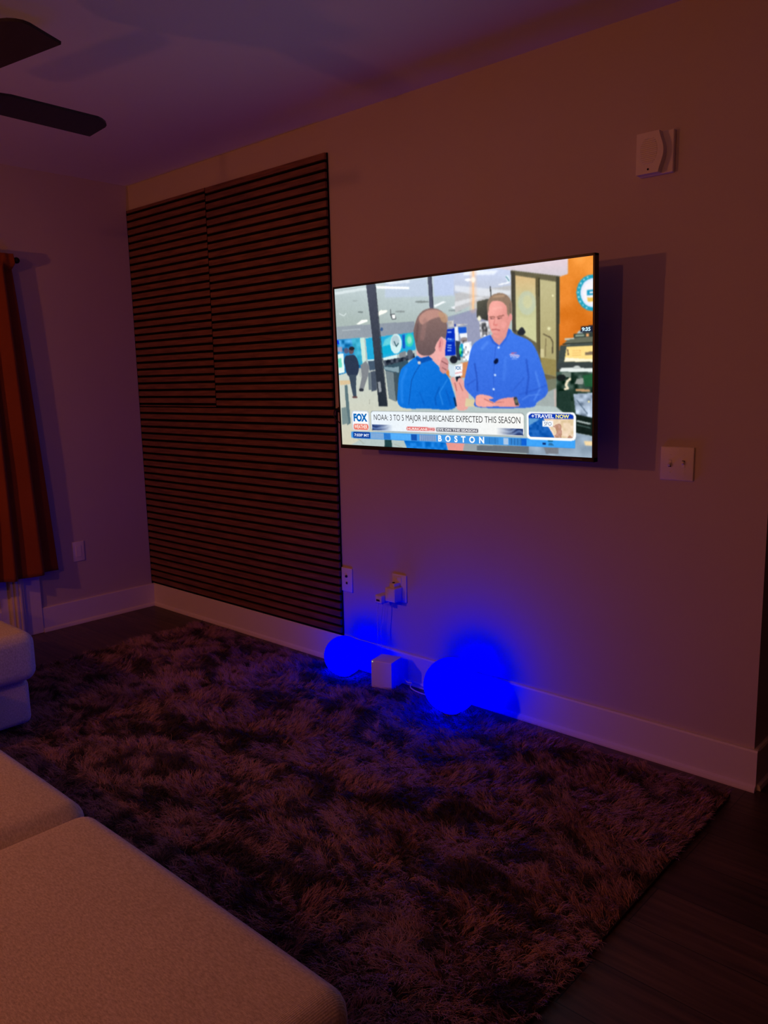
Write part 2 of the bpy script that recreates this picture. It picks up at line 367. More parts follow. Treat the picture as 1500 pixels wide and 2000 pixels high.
def put(m, col, a=1.0, soft=1, col2=None, g=None):
    """g = (x0,y0,x1,y1) gradient axis in photo px, col -> col2"""
    m = blur(m.astype(float), soft)*a; c = np.array(col, float)
    if col2 is not None:
        x0, y0, x1, y1 = g; tt = np.clip(((PX-x0)*(x1-x0)+(PY-y0)*(y1-y0))/((x1-x0)**2+(y1-y0)**2), 0, 1)[..., None]
        c = c*(1-tt)+np.array(col2, float)*tt
    img[:] = img*(1-m[..., None])+c*m[..., None]
def pmask(pts):
    m = np.zeros((NY, NX), bool); n = len(pts)
    for i in range(n):
        (x1, y1), (x2, y2) = pts[i], pts[(i+1) % n]
        if y1 == y2: continue
        c = ((PY >= y1) != (PY >= y2)) & (PX < (x2-x1)*(PY-y1)/(y2-y1)+x1); m ^= c
    return m
def poly(T, pts, col, **k): put(pmask([T(*p) for p in pts]), col, **k)
def curve(T, pts, col, **k):      # closed smooth outline
    P = [np.array(T(*p)) for p in pts]; n = len(P); Q = []
    for i in range(n):
        p0, p1, p2, p3 = P[i-1], P[i], P[(i+1) % n], P[(i+2) % n]
        for j in range(6):
            t = j/6; Q.append(tuple(.5*((2*p1)+(p2-p0)*t+(2*p0-5*p1+4*p2-p3)*t*t+(-p0+3*p1-3*p2+p3)*t**3)))
    put(pmask(Q), col, **k)
def ell(T, X, Y, rx, ry, col, **k):
    s = 4.6 if T in (Az, Bz) else 2.94; x, y = T(X, Y); put(((PX-x)/(rx/s))**2+((PY-y)/(ry/s))**2 < 1, col, **k)
def line(T, pts, wd, col, **k):
    m = np.zeros((NY, NX), bool); P = [T(*p) for p in pts]; s = 4.6 if T in (Az, Bz) else 2.94
    for (x1, y1), (x2, y2) in zip(P, P[1:]):
        L2 = (x2-x1)**2+(y2-y1)**2+1e-9; tt = np.clip(((PX-x1)*(x2-x1)+(PY-y1)*(y2-y1))/L2, 0, 1)
        m |= (PX-x1-tt*(x2-x1))**2+(PY-y1-tt*(y2-y1))**2 < (wd/s/2)**2
    put(m, col, **k)
def noisy(T, pts, amp, scale, seed):
    m = blur(pmask([T(*p) for p in pts]).astype(float), 1); n = (vnoise(scale, seed)-.5)*2*amp; img[:] = img+(m*n)[..., None]
def rrect(x0, y0, x1, y1, r, col, aspect=1.79, **k):     # rounded rect in uv space (r in u)
    cx, cy, hw, hh = (x0+x1)/2, (y0+y1)/2, (x1-x0)/2, (y1-y0)/2
    qx = np.maximum(np.abs(gu-cx)-hw+r, 0); qy = np.maximum(np.abs(gv-cy)-hh+r*aspect, 0)/aspect
    put((qx**2+qy**2 < r*r) & (np.abs(gu-cx) < hw) & (np.abs(gv-cy) < hh), col, **k)
# ---- left half of the studio
poly(Az, [(60, 380), (1400, 190), (1400, 620), (830, 720), (100, 760)], (196, 210, 216), col2=(168, 182, 178), g=(800, 540, 790, 640))
poly(Az, [(560, 335), (940, 290), (960, 460), (560, 470)], (190, 203, 228), a=.7, soft=6)
poly(Az, [(1000, 280), (1400, 200), (1400, 440), (1010, 460)], (188, 202, 236), a=.85, soft=5)
poly(Az, [(560, 330), (780, 303), (790, 330), (600, 350)], (225, 232, 240), soft=3)
poly(Az, [(90, 420), (390, 372), (470, 362), (785, 374), (785, 392), (470, 385), (100, 445)], (226, 236, 238), a=.7, soft=2)
poly(Az, [(480, 362), (780, 372), (780, 390), (480, 384)], (250, 252, 252))
poly(Az, [(295, 718), (345, 680), (405, 676), (395, 695), (320, 722)], (250, 252, 245))
poly(Az, [(490, 612), (520, 588), (590, 588), (570, 610), (500, 640)], (250, 250, 240))
poly(Az, [(1005, 545), (1090, 505), (1120, 510), (1020, 560)], (240, 244, 246)); poly(Az, [(1160, 560), (1349, 500), (1349, 520), (1190, 580)], (230, 234, 238))
ell(Az, 335, 605, 26, 7, (120, 132, 132)); ell(Az, 900, 510, 65, 10, (132, 142, 142)); ell(Az, 1200, 590, 60, 9, (140, 150, 152)); ell(Az, 700, 600, 45, 8, (140, 150, 150))
ell(Az, 285, 500, 28, 5, (160, 172, 172)); ell(Az, 1315, 312, 28, 12, (252, 252, 255), soft=2)
line(Az, [(140, 620), (180, 640), (200, 620)], 8, (215, 225, 225)); line(Az, [(610, 580), (612, 625)], 6, (100, 105, 110))
poly(Az, [(605, 625), (650, 618), (665, 670), (625, 675)], (90, 95, 100)); poly(Az, [(622, 632), (652, 628), (655, 664), (630, 668)], (250, 252, 250))
poly(Az, [(108, 742), (830, 690), (830, 810), (115, 862)], (150, 160, 168), col2=(138, 146, 160), g=(665, 640, 820, 640))
poly(Az, [(1120, 655), (1400, 570), (1400, 1010), (1110, 1010)], (148, 156, 178))
line(Az, [(170, 775), (330, 765)], 10, (185, 195, 200), a=.7); ell(Az, 530, 765, 12, 16, (60, 90, 140))
poly(Az, [(115, 862), (350, 845), (385, 1110), (190, 1180), (125, 1200)], (52, 140, 198)); noisy(Az, [(115, 862), (350, 845), (385, 1110), (190, 1180), (125, 1200)], 45, 9, 2)
poly(Az, [(250, 850), (335, 848), (360, 1100), (300, 1100)], (70, 190, 205), a=.6, soft=3)
poly(Az, [(330, 846), (368, 844), (392, 1108), (358, 1116)], (200, 226, 214)); poly(Az, [(112, 866), (132, 866), (140, 905), (118, 905)], (20, 60, 210))
poly(Az, [(120, 930), (165, 930), (170, 975), (125, 975)], (190, 150, 160), a=.7, soft=2)
poly(Az, [(382, 850), (832, 792), (842, 955), (520, 1040), (402, 1052)], (36, 166, 214)); poly(Az, [(560, 860), (640, 815), (690, 830), (600, 940), (530, 940)], (120, 215, 220), a=.8, soft=4)
poly(Az, [(520, 930), (615, 905), (625, 990), (530, 1005)], (20, 170, 210), soft=2)
ell(Az, 662, 900, 52, 92, (214, 236, 236), a=.95); ell(Az, 656, 872, 36, 50, (170, 190, 200), a=.8, soft=2); line(Az, [(645, 880), (665, 925), (685, 895)], 8, (40, 80, 90))
poly(Az, [(718, 820), (740, 812), (745, 940), (722, 945)], (30, 90, 190)); ell(Az, 785, 865, 38, 62, (60, 205, 180), soft=3); ell(Az, 785, 865, 20, 36, (150, 225, 195), soft=3)
poly(Az, [(400, 1050), (520, 1038), (670, 1000), (672, 1035), (540, 1052), (405, 1062)], (216, 236, 236))
# floor and desks
poly(Az, [(118, 1195), (190, 1180), (400, 1110), (520, 1120), (830, 1060), (830, 1500), (150, 1900), (60, 1900)], (198, 206, 196), col2=(206, 202, 180), g=(700, 740, 700, 880))
poly(Az, [(320, 1130), (500, 1120), (520, 1200), (330, 1210)], (180, 186, 182), soft=2)
poly(Az, [(118, 1000), (176, 990), (190, 1168), (130, 1182)], (226, 242, 236)); poly(Az, [(128, 1040), (160, 1035), (166, 1120), (134, 1125)], (110, 215, 190), soft=2)
poly(Az, [(405, 1062), (520, 1050), (540, 1130), (420, 1150)], (70, 88, 108)); poly(Az, [(430, 1160), (480, 1150), (488, 1330), (440, 1345)], (74, 84, 100)); poly(Az, [(405, 1170), (430, 1165), (440, 1330), (412, 1330)], (110, 122, 130))
poly(Az, [(335, 1100), (385, 1060), (418, 1110), (405, 1200), (360, 1345), (325, 1330), (350, 1200)], (128, 132, 138)); ell(Az, 345, 1330, 22, 14, (50, 55, 65))
curve(Az, [(190, 1030), (230, 1008), (290, 1015), (322, 1110), (300, 1200), (225, 1200), (195, 1120)], (46, 58, 80)); poly(Az, [(228, 1190), (298, 1190), (296, 1300), (300, 1395), (272, 1400), (250, 1300)], (62, 76, 92))
ell(Az, 250, 965, 24, 32, (96, 80, 88)); ell(Az, 205, 965, 22, 26, (84, 90, 120)); ell(Az, 255, 945, 26, 16, (40, 36, 44)); ell(Az, 285, 1398, 24, 10, (100, 70, 70))
poly(Az, [(140, 1245), (238, 1240), (245, 1275), (150, 1288)], (214, 190, 150)); poly(Az, [(190, 1288), (215, 1284), (248, 1640), (215, 1660)], (92, 116, 122)); poly(Az, [(160, 1500), (205, 1490), (230, 1640), (170, 1655)], (120, 140, 140))
line(Az, [(420, 1420), (420, 1460)], 5, (150, 150, 140))
poly(Az, [(545, 1058), (690, 1030), (830, 985), (835, 1030), (745, 1065), (560, 1115)], (54, 62, 76)); noisy(Az, [(545, 1058), (690, 1030), (830, 985), (835, 1030), (745, 1065), (560, 1115)], 40, 7, 9)
poly(Az, [(540, 1112), (770, 1050), (780, 1100), (720, 1180), (700, 1330), (640, 1400), (600, 1200)], (58, 84, 98)); poly(Az, [(545, 1112), (640, 1120), (690, 1110), (690, 1170), (560, 1140)], (150, 176, 186), a=.8)
poly(Az, [(690, 985), (750, 965), (755, 1020), (695, 1030)], (130, 135, 140)); ell(Az, 790, 985, 26, 30, (90, 100, 112))
poly(Az, [(565, 1150), (640, 1165), (662, 1438), (598, 1408)], (118, 132, 138)); poly(Az, [(640, 1165), (665, 1160), (690, 1410), (662, 1438)], (70, 84, 92))
poly(Az, [(385, 352), (470, 342), (530, 1000), (585, 1480), (505, 1480), (440, 800)], (76, 80, 96), col2=(40, 48, 58), g=(730, 560, 760, 800))
line(Az, [(470, 350), (585, 1480)], 7, (52, 56, 66), a=.8); poly(Az, [(495, 1255), (520, 1252), (531, 1345), (506, 1352)], (146, 152, 158))
poly(Az, [(950, 276), (986, 270), (1004, 575), (970, 575)], (82, 86, 104)); line(Az, [(984, 280), (1002, 570)], 6, (48, 50, 62), a=.8)
# screens behind the two men
poly(Az, [(1120, 768), (1196, 755), (1206, 1002), (1108, 1010)], (10, 48, 186)); poly(Az, [(1125, 850), (1190, 850), (1190, 880), (1128, 880)], (40, 110, 220), a=.7)
for yy in (790, 855, 912, 935, 962): line(Az, [(1135, yy), (1165, yy)], 9, (170, 205, 250))
poly(Az, [(1195, 745), (1225, 735), (1235, 870), (1205, 870)], (228, 234, 240)); poly(Az, [(1228, 748), (1300, 740), (1305, 800), (1236, 812)], (30, 90, 205)); poly(Az, [(1240, 805), (1310, 800), (1315, 840), (1250, 845)], (235, 238, 244))
poly(Az, [(1130, 690), (1320, 660), (1325, 720), (1140, 745)], (196, 192, 190)); noisy(Az, [(1130, 690), (1320, 660), (1325, 720), (1140, 745)], 40, 5, 12); ell(Az, 1200, 725, 9, 16, (50, 70, 160))
ell(Az, 1285, 865, 34, 26, (150, 140, 140)); poly(Az, [(1205, 870), (1250, 880), (1250, 1050), (1215, 1050)], (50, 62, 78)); ell(Az, 1262, 960, 24, 62, (30, 150, 190)); ell(Az, 1250, 965, 10, 36, (60, 190, 90))
poly(Az, [(1280, 880), (1349, 870), (1349, 1050), (1270, 1040)], (214, 218, 226)); noisy(Az, [(1240, 870), (1349, 860), (1349, 1060), (1240, 1050)], 80, 5, 22)
poly(Az, [(1255, 1075), (1330, 1060), (1330, 1210), (1250, 1215)], (208, 138, 92)); poly(Az, [(1120, 1140), (1150, 1140), (1160, 1210), (1120, 1200)], (210, 130, 70))
# right half of the studio
poly(Bz, [(-20, 240), (500, 175), (520, 430), (-20, 440)], (198, 208, 234), col2=(186, 192, 206), g=(900, 530, 900, 580)); poly(Bz, [(80, 215), (380, 215), (330, 255), (60, 260)], (236, 242, 252), a=.85, soft=3)
poly(Bz, [(-10, 420), (300, 380), (500, 350), (500, 470), (200, 500), (-10, 600)], (190, 190, 192), soft=2); poly(Bz, [(-10, 350), (240, 375), (480, 400), (480, 440), (220, 450), (-10, 400)], (226, 230, 238), a=.8, soft=3)
poly(Bz, [(-10, 500), (200, 450), (250, 460), (-10, 545)], (230, 232, 236), a=.7, soft=2)
poly(Bz, [(-20, 640), (280, 520), (290, 850), (100, 860), (100, 700), (-20, 700)], (150, 154, 180)); ell(Bz, 110, 300, 34, 12, (255, 255, 255), soft=2)
line(Bz, [(380, 345), (470, 325)], 12, (246, 248, 252)); poly(Bz, [(432, 265), (462, 258), (484, 316), (455, 322)], (222, 236, 244)); line(Bz, [(440, 270), (470, 312)], 6, (60, 110, 130))
line(Bz, [(152, 195), (152, 570)], 60, (240, 190, 150), a=.35, soft=9); line(Bz, [(152, 205), (152, 560)], 16, (255, 196, 140), a=.8, soft=3); ell(Bz, 152, 300, 20, 26, (255, 240, 225), soft=4)
line(Bz, [(303, 360), (310, 470)], 9, (60, 60, 60)); poly(Bz, [(183, 497), (288, 470), (284, 672), (185, 640)], (92, 90, 78), col2=(60, 60, 56), g=(940, 590, 965, 620)); ell(Bz, 205, 650, 16, 24, (236, 232, 206), soft=2)
poly(Bz, [(205, 680), (290, 670), (310, 810), (215, 830)], (196, 196, 200)); poly(Bz, [(225, 690), (270, 690), (275, 800), (235, 800)], (96, 96, 100)); noisy(Bz, [(205, 680), (290, 670), (310, 810), (215, 830)], 60, 5, 31)
poly(Bz, [(330, 192), (985, 108), (985, 250), (925, 275), (500, 218)], (228, 206, 214), col2=(206, 198, 206), g=(1060, 500, 1060, 540))
poly(Bz, [(484, 215), (915, 270), (910, 1200), (500, 800)], (104, 98, 76)); poly(Bz, [(484, 222), (520, 232), (528, 780), (498, 760)], (74, 70, 60))
poly(Bz, [(524, 262), (700, 290), (712, 870), (530, 750)], (214, 184, 134), col2=(196, 196, 150), g=(1035, 540, 1035, 600)); ell(Bz, 625, 510, 78, 110, (190, 200, 176), a=.8, soft=3); ell(Bz, 630, 500, 40, 60, (206, 204, 160), a=.8, soft=4)
poly(Bz, [(530, 640), (690, 640), (705, 860), (540, 750)], (206, 206, 158), a=.6, soft=5)
poly(Bz, [(736, 298), (880, 320), (882, 1180), (742, 1010)], (190, 182, 138), col2=(170, 160, 112), g=(1075, 560, 1080, 720)); poly(Bz, [(742, 1000), (878, 1020), (878, 1172), (765, 1140)], (150, 136, 84))
poly(Bz, [(702, 270), (734, 282), (738, 960), (712, 940)], (96, 88, 62)); line(Bz, [(732, 285), (737, 960)], 6, (52, 50, 40))
ell(Bz, 850, 445, 8, 10, (240, 235, 190)); ell(Bz, 818, 740, 14, 16, (232, 228, 180), soft=2); line(Bz, [(770, 790), (830, 820), (850, 860), (848, 960)], 10, (90, 80, 60)); line(Bz, [(790, 830), (785, 990)], 9, (130, 118, 84)); poly(Bz, [(742, 920), (775, 925), (775, 1000), (742, 1000)], (206, 196, 150))
poly(Bz, [(880, 272), (912, 280), (908, 1230), (882, 1190)], (66, 66, 54)); curve(Bz, [(540, 775), (578, 728), (612, 770), (590, 800), (560, 800)], (40, 44, 52))
poly(Bz, [(640, 880), (740, 990), (760, 1140), (880, 1170), (880, 1230), (800, 1300), (700, 1100)], (110, 100, 70)); poly(Bz, [(780, 1200), (880, 1185), (880, 1280), (790, 1320)], (120, 124, 104))
poly(Bz, [(700, 1430), (800, 1310), (885, 1270), (890, 1440)], (160, 170, 168)); poly(Bz, [(860, 1290), (884, 1280), (884, 1440), (864, 1440)], (200, 180, 172), a=.8)
# orange wall, round emblem, desk clutter
poly(Bz, [(912, 275), (985, 250), (985, 108), (1210, 80), (1210, 740), (1080, 760), (1000, 860), (908, 940)], (240, 150, 62), col2=(214, 116, 34), g=(1140, 500, 1110, 640)); noisy(Bz, [(912, 275), (985, 250), (985, 108), (1210, 80), (1210, 740), (1080, 760), (908, 860)], 14, 25, 41)
ell(Bz, 1196, 420, 140, 165, (38, 158, 186)); ell(Bz, 1200, 420, 108, 130, (226, 230, 246)); ell(Bz, 1200, 420, 88, 106, (240, 236, 240))
for k in range(9):
    an = math.radians(110+k*17); ell(Bz, 1196+123*math.cos(an), 420-147*math.sin(an), 7, 8, (180, 225, 230))
poly(Bz, [(1150, 395), (1210, 390), (1210, 408), (1172, 412), (1172, 425), (1210, 422), (1210, 440), (1150, 445)], (30, 150, 190)); poly(Bz, [(1150, 462), (1210, 458), (1210, 500), (1156, 500)], (232, 190, 90))
poly(Bz, [(1095, 722), (1210, 708), (1210, 775), (1092, 775)], (34, 40, 58))
poly(Bz, [(1030, 790), (1210, 768), (1210, 815), (1035, 832)], (56, 66, 60)); line(Bz, [(1050, 805), (1120, 800)], 12, (150, 168, 150)); poly(Bz, [(1140, 785), (1165, 783), (1165, 808), (1142, 810)], (240, 170, 110))
poly(Bz, [(985, 830), (1210, 812), (1210, 870), (940, 885)], (104, 108, 92)); line(Bz, [(960, 835), (1030, 828)], 14, (196, 206, 200)); line(Bz, [(940, 882), (1210, 865)], 10, (40, 46, 42))
poly(Bz, [(915, 890), (1210, 870), (1210, 1095), (890, 1105)], (66, 76, 74)); poly(Bz, [(970, 905), (1210, 890), (1210, 1035), (952, 1035)], (248, 218, 138)); poly(Bz, [(960, 1000), (1100, 1010), (1210, 1015), (1210, 1035), (952, 1035)], (246, 240, 214))
for yy in (940, 960, 980): line(Bz, [(1020, yy), (1095, yy-3)], 8, (224, 160, 90), a=.8)
poly(Bz, [(1130, 950), (1210, 945), (1210, 975), (1130, 978)], (128, 110, 90)); line(Bz, [(980, 930), (985, 975)], 12, (120, 100, 80))
poly(Bz, [(890, 1050), (1210, 1045), (1210, 1095), (890, 1105)], (60, 68, 68)); curve(Bz, [(918, 1110), (940, 1090), (1040, 1092), (1210, 1098), (1210, 1122), (1040, 1128), (930, 1126)], (226, 232, 228)); curve(Bz, [(1025, 1092), (1060, 1070), (1095, 1092)], (206, 212, 208))
poly(Bz, [(880, 1128), (1210, 1128), (1210, 1720), (880, 1440)], (44, 66, 56)); noisy(Bz, [(880, 1128), (1210, 1128), (1210, 1320), (880, 1440)], 45, 8, 51)
poly(Bz, [(930, 1130), (1010, 1130), (1010, 1180), (930, 1170)], (120, 134, 124)); poly(Bz, [(1060, 1190), (1130, 1180), (1110, 1240), (1040, 1235)], (150, 156, 150)); poly(Bz, [(1050, 1280), (1170, 1282), (1175, 1305), (1050, 1300)], (190, 150, 110)); poly(Bz, [(1110, 1160), (1210, 1140), (1210, 1260), (1130, 1260)], (40, 92, 60))
line(Bz, [(1000, 1190), (975, 1215), (965, 1245), (980, 1275), (958, 1282)], 22, (238, 226, 196)); ell(Bz, 925, 1180, 40, 30, (28, 34, 34))
poly(Bz, [(900, 1300), (1000, 1290), (1010, 1500), (890, 1440)], (36, 58, 50)); poly(Bz, [(1030, 1325), (1210, 1312), (1210, 1545), (1050, 1505)], (156, 172, 192)); noisy(Bz, [(1030, 1325), (1210, 1312), (1210, 1545), (1050, 1505)], 55, 7, 61)
line(Bz, [(1060, 1380), (1150, 1500)], 7, (70, 90, 110)); ell(Bz, 1163, 1392, 9, 9, (255, 240, 170))
poly(Bz, [(1040, 1505), (1210, 1540), (1210, 1700), (1040, 1670)], (22, 34, 30)); line(Bz, [(1062, 1565), (1172, 1590)], 16, (172, 184, 182)); line(Bz, [(1062, 1600), (1172, 1625)], 10, (74, 96, 92))
poly(Bz, [(1040, 1670), (1210, 1705), (1210, 1920), (620, 1900), (620, 1780), (1040, 1760)], (146, 164, 182)); noisy(Bz, [(640, 1700), (1210, 1705), (1210, 1920), (620, 1900)], 22, 16, 71); poly(Bz, [(1120, 1745), (1210, 1748), (1210, 1785), (1130, 1780)], (240, 212, 164), soft=2)
poly(Bz, [(165, 1790), (640, 1790), (640, 1862), (180, 1840)], (104, 112, 120)); poly(Bz, [(770, 1800), (900, 1800), (900, 1860), (790, 1860)], (120, 124, 132)); 
# left man, seen from behind
curve(Az, [(700, 1480), (682, 1300), (705, 1150), (770, 1080), (850, 1015), (900, 1020), (960, 1018), (1010, 1050), (1060, 1120), (1130, 1190), (1172, 1290), (1200, 1490), (950, 1500)], (24, 122, 222), col2=(14, 104, 204), g=(800, 700, 890, 790))
line(Az, [(890, 1080), (835, 1170), (805, 1240), (780, 1460)], 7, (16, 76, 160), a=.8); line(Az, [(1030, 1470), (1020, 1400), (1060, 1300)], 12, (12, 84, 176), a=.7, soft=2); line(Az, [(920, 1460), (880, 1350)], 14, (12, 92, 190), a=.6, soft=2)
line(Az, [(1090, 1460), (1060, 1350), (1130, 1230)], 10, (60, 150, 236), a=.6, soft=2); line(Az, [(720, 1440), (715, 1250), (760, 1130)], 24, (50, 140, 236), a=.5, soft=4); line(Az, [(1165, 1470), (1120, 1330)], 16, (14, 92, 190), a=.7, soft=2)
curve(Az, [(855, 960), (1000, 900), (1060, 950), (1075, 1060), (1050, 1100), (960, 1025), (880, 1025)], (232, 172, 168)); poly(Az, [(848, 1015), (880, 1040), (960, 1012), (1000, 1045), (880, 1085), (845, 1040)], (16, 82, 172)); ell(Az, 875, 1075, 15, 14, (210, 200, 200))
curve(Az, [(822, 790), (850, 670), (905, 595), (985, 570), (1065, 588), (1115, 650), (1128, 760), (1112, 850), (1075, 840), (1040, 930), (985, 1000), (900, 1005), (855, 960), (835, 870)], (134, 108, 104), col2=(104, 86, 88), g=(830, 620, 830, 700))
curve(Az, [(870, 660), (930, 598), (1010, 580), (1080, 605), (1100, 650), (1040, 655), (970, 680), (900, 720)], (196, 148, 136), a=.85, soft=2); curve(Az, [(1050, 605), (1125, 630), (1130, 700), (1080, 690)], (188, 150, 120), a=.8, soft=2)
line(Az, [(930, 680), (900, 850)], 40, (160, 122, 118), a=.5, soft=6); line(Az, [(860, 720), (850, 880)], 20, (92, 72, 74), a=.5, soft=4)
curve(Az, [(1070, 840), (1095, 850), (1120, 870), (1110, 960), (1105, 1040), (1060, 1090), (1040, 1000), (1020, 930)], (236, 172, 168)); curve(Az, [(1060, 850), (1085, 850), (1092, 900), (1070, 970), (1045, 930)], (226, 150, 150)); line(Az, [(1068, 875), (1062, 930)], 8, (176, 100, 104))
curve(Az, [(1085, 1030), (1120, 1030), (1142, 1075), (1130, 1150), (1095, 1175), (1060, 1140), (1065, 1080)], (206, 146, 146)); line(Az, [(1080, 1060), (1130, 1090)], 8, (130, 80, 84)); line(Az, [(1085, 1120), (1120, 1140)], 8, (140, 90, 90))
poly(Az, [(1140, 1085), (1200, 1100), (1202, 1208), (1150, 1196)], (206, 222, 232)); poly(Az, [(1198, 1100), (1268, 1078), (1268, 1190), (1200, 1208)], (240, 242, 248)); ell(Az, 1188, 1045, 34, 36, (34, 36, 48)); line(Az, [(1205, 1172), (1262, 1160)], 9, (224, 130, 130), a=.8)
poly(Az, [(1205, 1205), (1246, 1196), (1280, 1260), (1225, 1290)], (24, 28, 44))
curve(Az, [(1165, 1235), (1190, 1205), (1215, 1250), (1235, 1215), (1270, 1225), (1310, 1310), (1325, 1400), (1310, 1500), (1220, 1500), (1205, 1350)], (228, 164, 156)); line(Az, [(1200, 1260), (1215, 1330)], 8, (176, 104, 100)); line(Az, [(1240, 1260), (1270, 1330)], 8, (190, 118, 112)); line(Az, [(1195, 1400), (1210, 1470)], 16, (16, 50, 90))
poly(Az, [(1300, 1400), (1400, 1420), (1420, 1480), (1290, 1480)], (214, 200, 160))
# right man
curve(Bz, [(72, 1235), (105, 1060), (135, 920), (190, 850), (300, 800), (350, 850), (460, 745), (520, 790), (640, 845), (700, 920), (745, 1040), (805, 1260), (790, 1340), (715, 1400), (640, 1450), (200, 1450), (165, 1375), (95, 1300)], (66, 120, 230), col2=(54, 104, 214), g=(980, 660, 990, 790))
line(Bz, [(190, 1300), (185, 1180), (165, 1060)], 14, (36, 74, 176), a=.7, soft=2); line(Bz, [(620, 1330), (640, 1180), (620, 1020)], 16, (38, 78, 184), a=.7, soft=2); line(Bz, [(500, 1300), (600, 1180)], 10, (44, 86, 192), a=.6, soft=2)
line(Bz, [(690, 1380), (740, 1280), (700, 1130)], 14, (96, 150, 244), a=.6, soft=3); line(Bz, [(350, 900), (335, 1100), (330, 1340)], 7, (44, 88, 196), a=.7); line(Bz, [(560, 1330), (700, 1290), (790, 1250)], 10, (40, 82, 190), a=.6, soft=2); line(Bz, [(100, 1250), (170, 1200)], 9, (38, 78, 184), a=.6, soft=2)
line(Bz, [(230, 920), (280, 860)], 26, (98, 150, 246), a=.5, soft=4); line(Bz, [(580, 1380), (640, 1340), (740, 1330)], 9, (110, 160, 246), a=.5, soft=2); line(Bz, [(440, 1000), (420, 1200)], 24, (84, 138, 240), a=.4, soft=5)
curve(Bz, [(312, 800), (380, 780), (465, 735), (455, 800), (385, 890), (340, 860)], (212, 148, 142)); poly(Bz, [(300, 790), (340, 860), (378, 888), (372, 905), (320, 870), (296, 815)], (52, 98, 206)); poly(Bz, [(462, 735), (482, 760), (440, 850), (400, 900), (385, 890), (440, 820)], (56, 104, 214))
curve(Bz, [(280, 560), (295, 490), (370, 465), (440, 490), (470, 570), (488, 620), (475, 700), (440, 780), (395, 828), (345, 820), (310, 760), (288, 680)], (240, 168, 158), col2=(222, 148, 140), g=(975, 600, 1005, 610))
curve(Bz, [(276, 560), (278, 500), (320, 440), (390, 420), (455, 445), (492, 510), (492, 600), (468, 635), (450, 600), (445, 540), (400, 498), (330, 492), (296, 530), (286, 600)], (146, 122, 104)); line(Bz, [(330, 455), (420, 445)], 18, (196, 160, 130), a=.7, soft=3); line(Bz, [(475, 520), (480, 600)], 14, (112, 100, 92), a=.7, soft=2)
ell(Bz, 481, 640, 15, 34, (226, 150, 146)); line(Bz, [(300, 635), (342, 636)], 10, (150, 96, 86)); line(Bz, [(362, 636), (420, 622)], 10, (150, 96, 86)); line(Bz, [(305, 650), (335, 652)], 7, (96, 60, 60)); line(Bz, [(370, 650), (405, 645)], 7, (96, 60, 60))
line(Bz, [(345, 650), (332, 705), (362, 712)], 7, (206, 122, 116), a=.8); ell(Bz, 350, 706, 20, 8, (214, 116, 112), a=.6, soft=2); line(Bz, [(318, 752), (350, 747), (385, 756)], 9, (172, 92, 92)); line(Bz, [(330, 790), (375, 790)], 10, (206, 128, 122), a=.7, soft=2); line(Bz, [(290, 650), (305, 740)], 12, (206, 130, 126), a=.5, soft=3); ell(Bz, 420, 710, 26, 30, (246, 170, 164), a=.5, soft=4); line(Bz, [(330, 560), (400, 550)], 20, (250, 190, 178), a=.5, soft=4)
for q in ((376, 912), (345, 1158), (333, 1287)): ell(Bz, *q, 10, 10, (206, 226, 250))
curve(Bz, [(332, 1045), (350, 1012), (372, 1015), (372, 1045), (350, 1060)], (14, 24, 60)); line(Bz, [(480, 975), (555, 985)], 15, (190, 180, 224)); line(Bz, [(490, 962), (530, 958)], 8, (224, 100, 120)); line(Bz, [(480, 992), (550, 1000)], 7, (210, 214, 244)); line(Bz, [(495, 1012), (535, 1014)], 5, (180, 196, 240))
curve(Bz, [(175, 1360), (215, 1335), (290, 1345), (330, 1368), (290, 1380), (350, 1415), (340, 1440), (190, 1440)], (238, 166, 156)); curve(Bz, [(345, 1405), (400, 1372), (520, 1358), (548, 1400), (545, 1440), (360, 1440)], (230, 154, 146)); line(Bz, [(250, 1375), (330, 1412)], 8, (180, 110, 106)); line(Bz, [(350, 1405), (420, 1400)], 7, (190, 120, 116))
poly(Bz, [(505, 1358), (535, 1355), (556, 1430), (524, 1432)], (60, 62, 66)); poly(Bz, [(516, 1378), (540, 1374), (548, 1408), (524, 1410)], (110, 112, 90))
# below the ticker
poly(Az, [(560, 1740), (618, 1750), (630, 1860), (560, 1860)], (34, 66, 70)); poly(Az, [(735, 1790), (1120, 1800), (1140, 1900), (770, 1880)], (20, 116, 208)); noisy(Az, [(735, 1790), (1120, 1800), (1140, 1900), (770, 1880)], 25, 8, 81); poly(Az, [(1115, 1800), (1290, 1800), (1270, 1900), (1145, 1890)], (226, 150, 142)); poly(Az, [(1290, 1810), (1400, 1820), (1400, 1900), (1270, 1900)], (150, 158, 162))
line(Az, [(290, 1760), (370, 1830)], 5, (160, 165, 150)); line(Az, [(650, 1830), (720, 1860)], 5, (160, 165, 150))
img[:] = blur(img, 1)
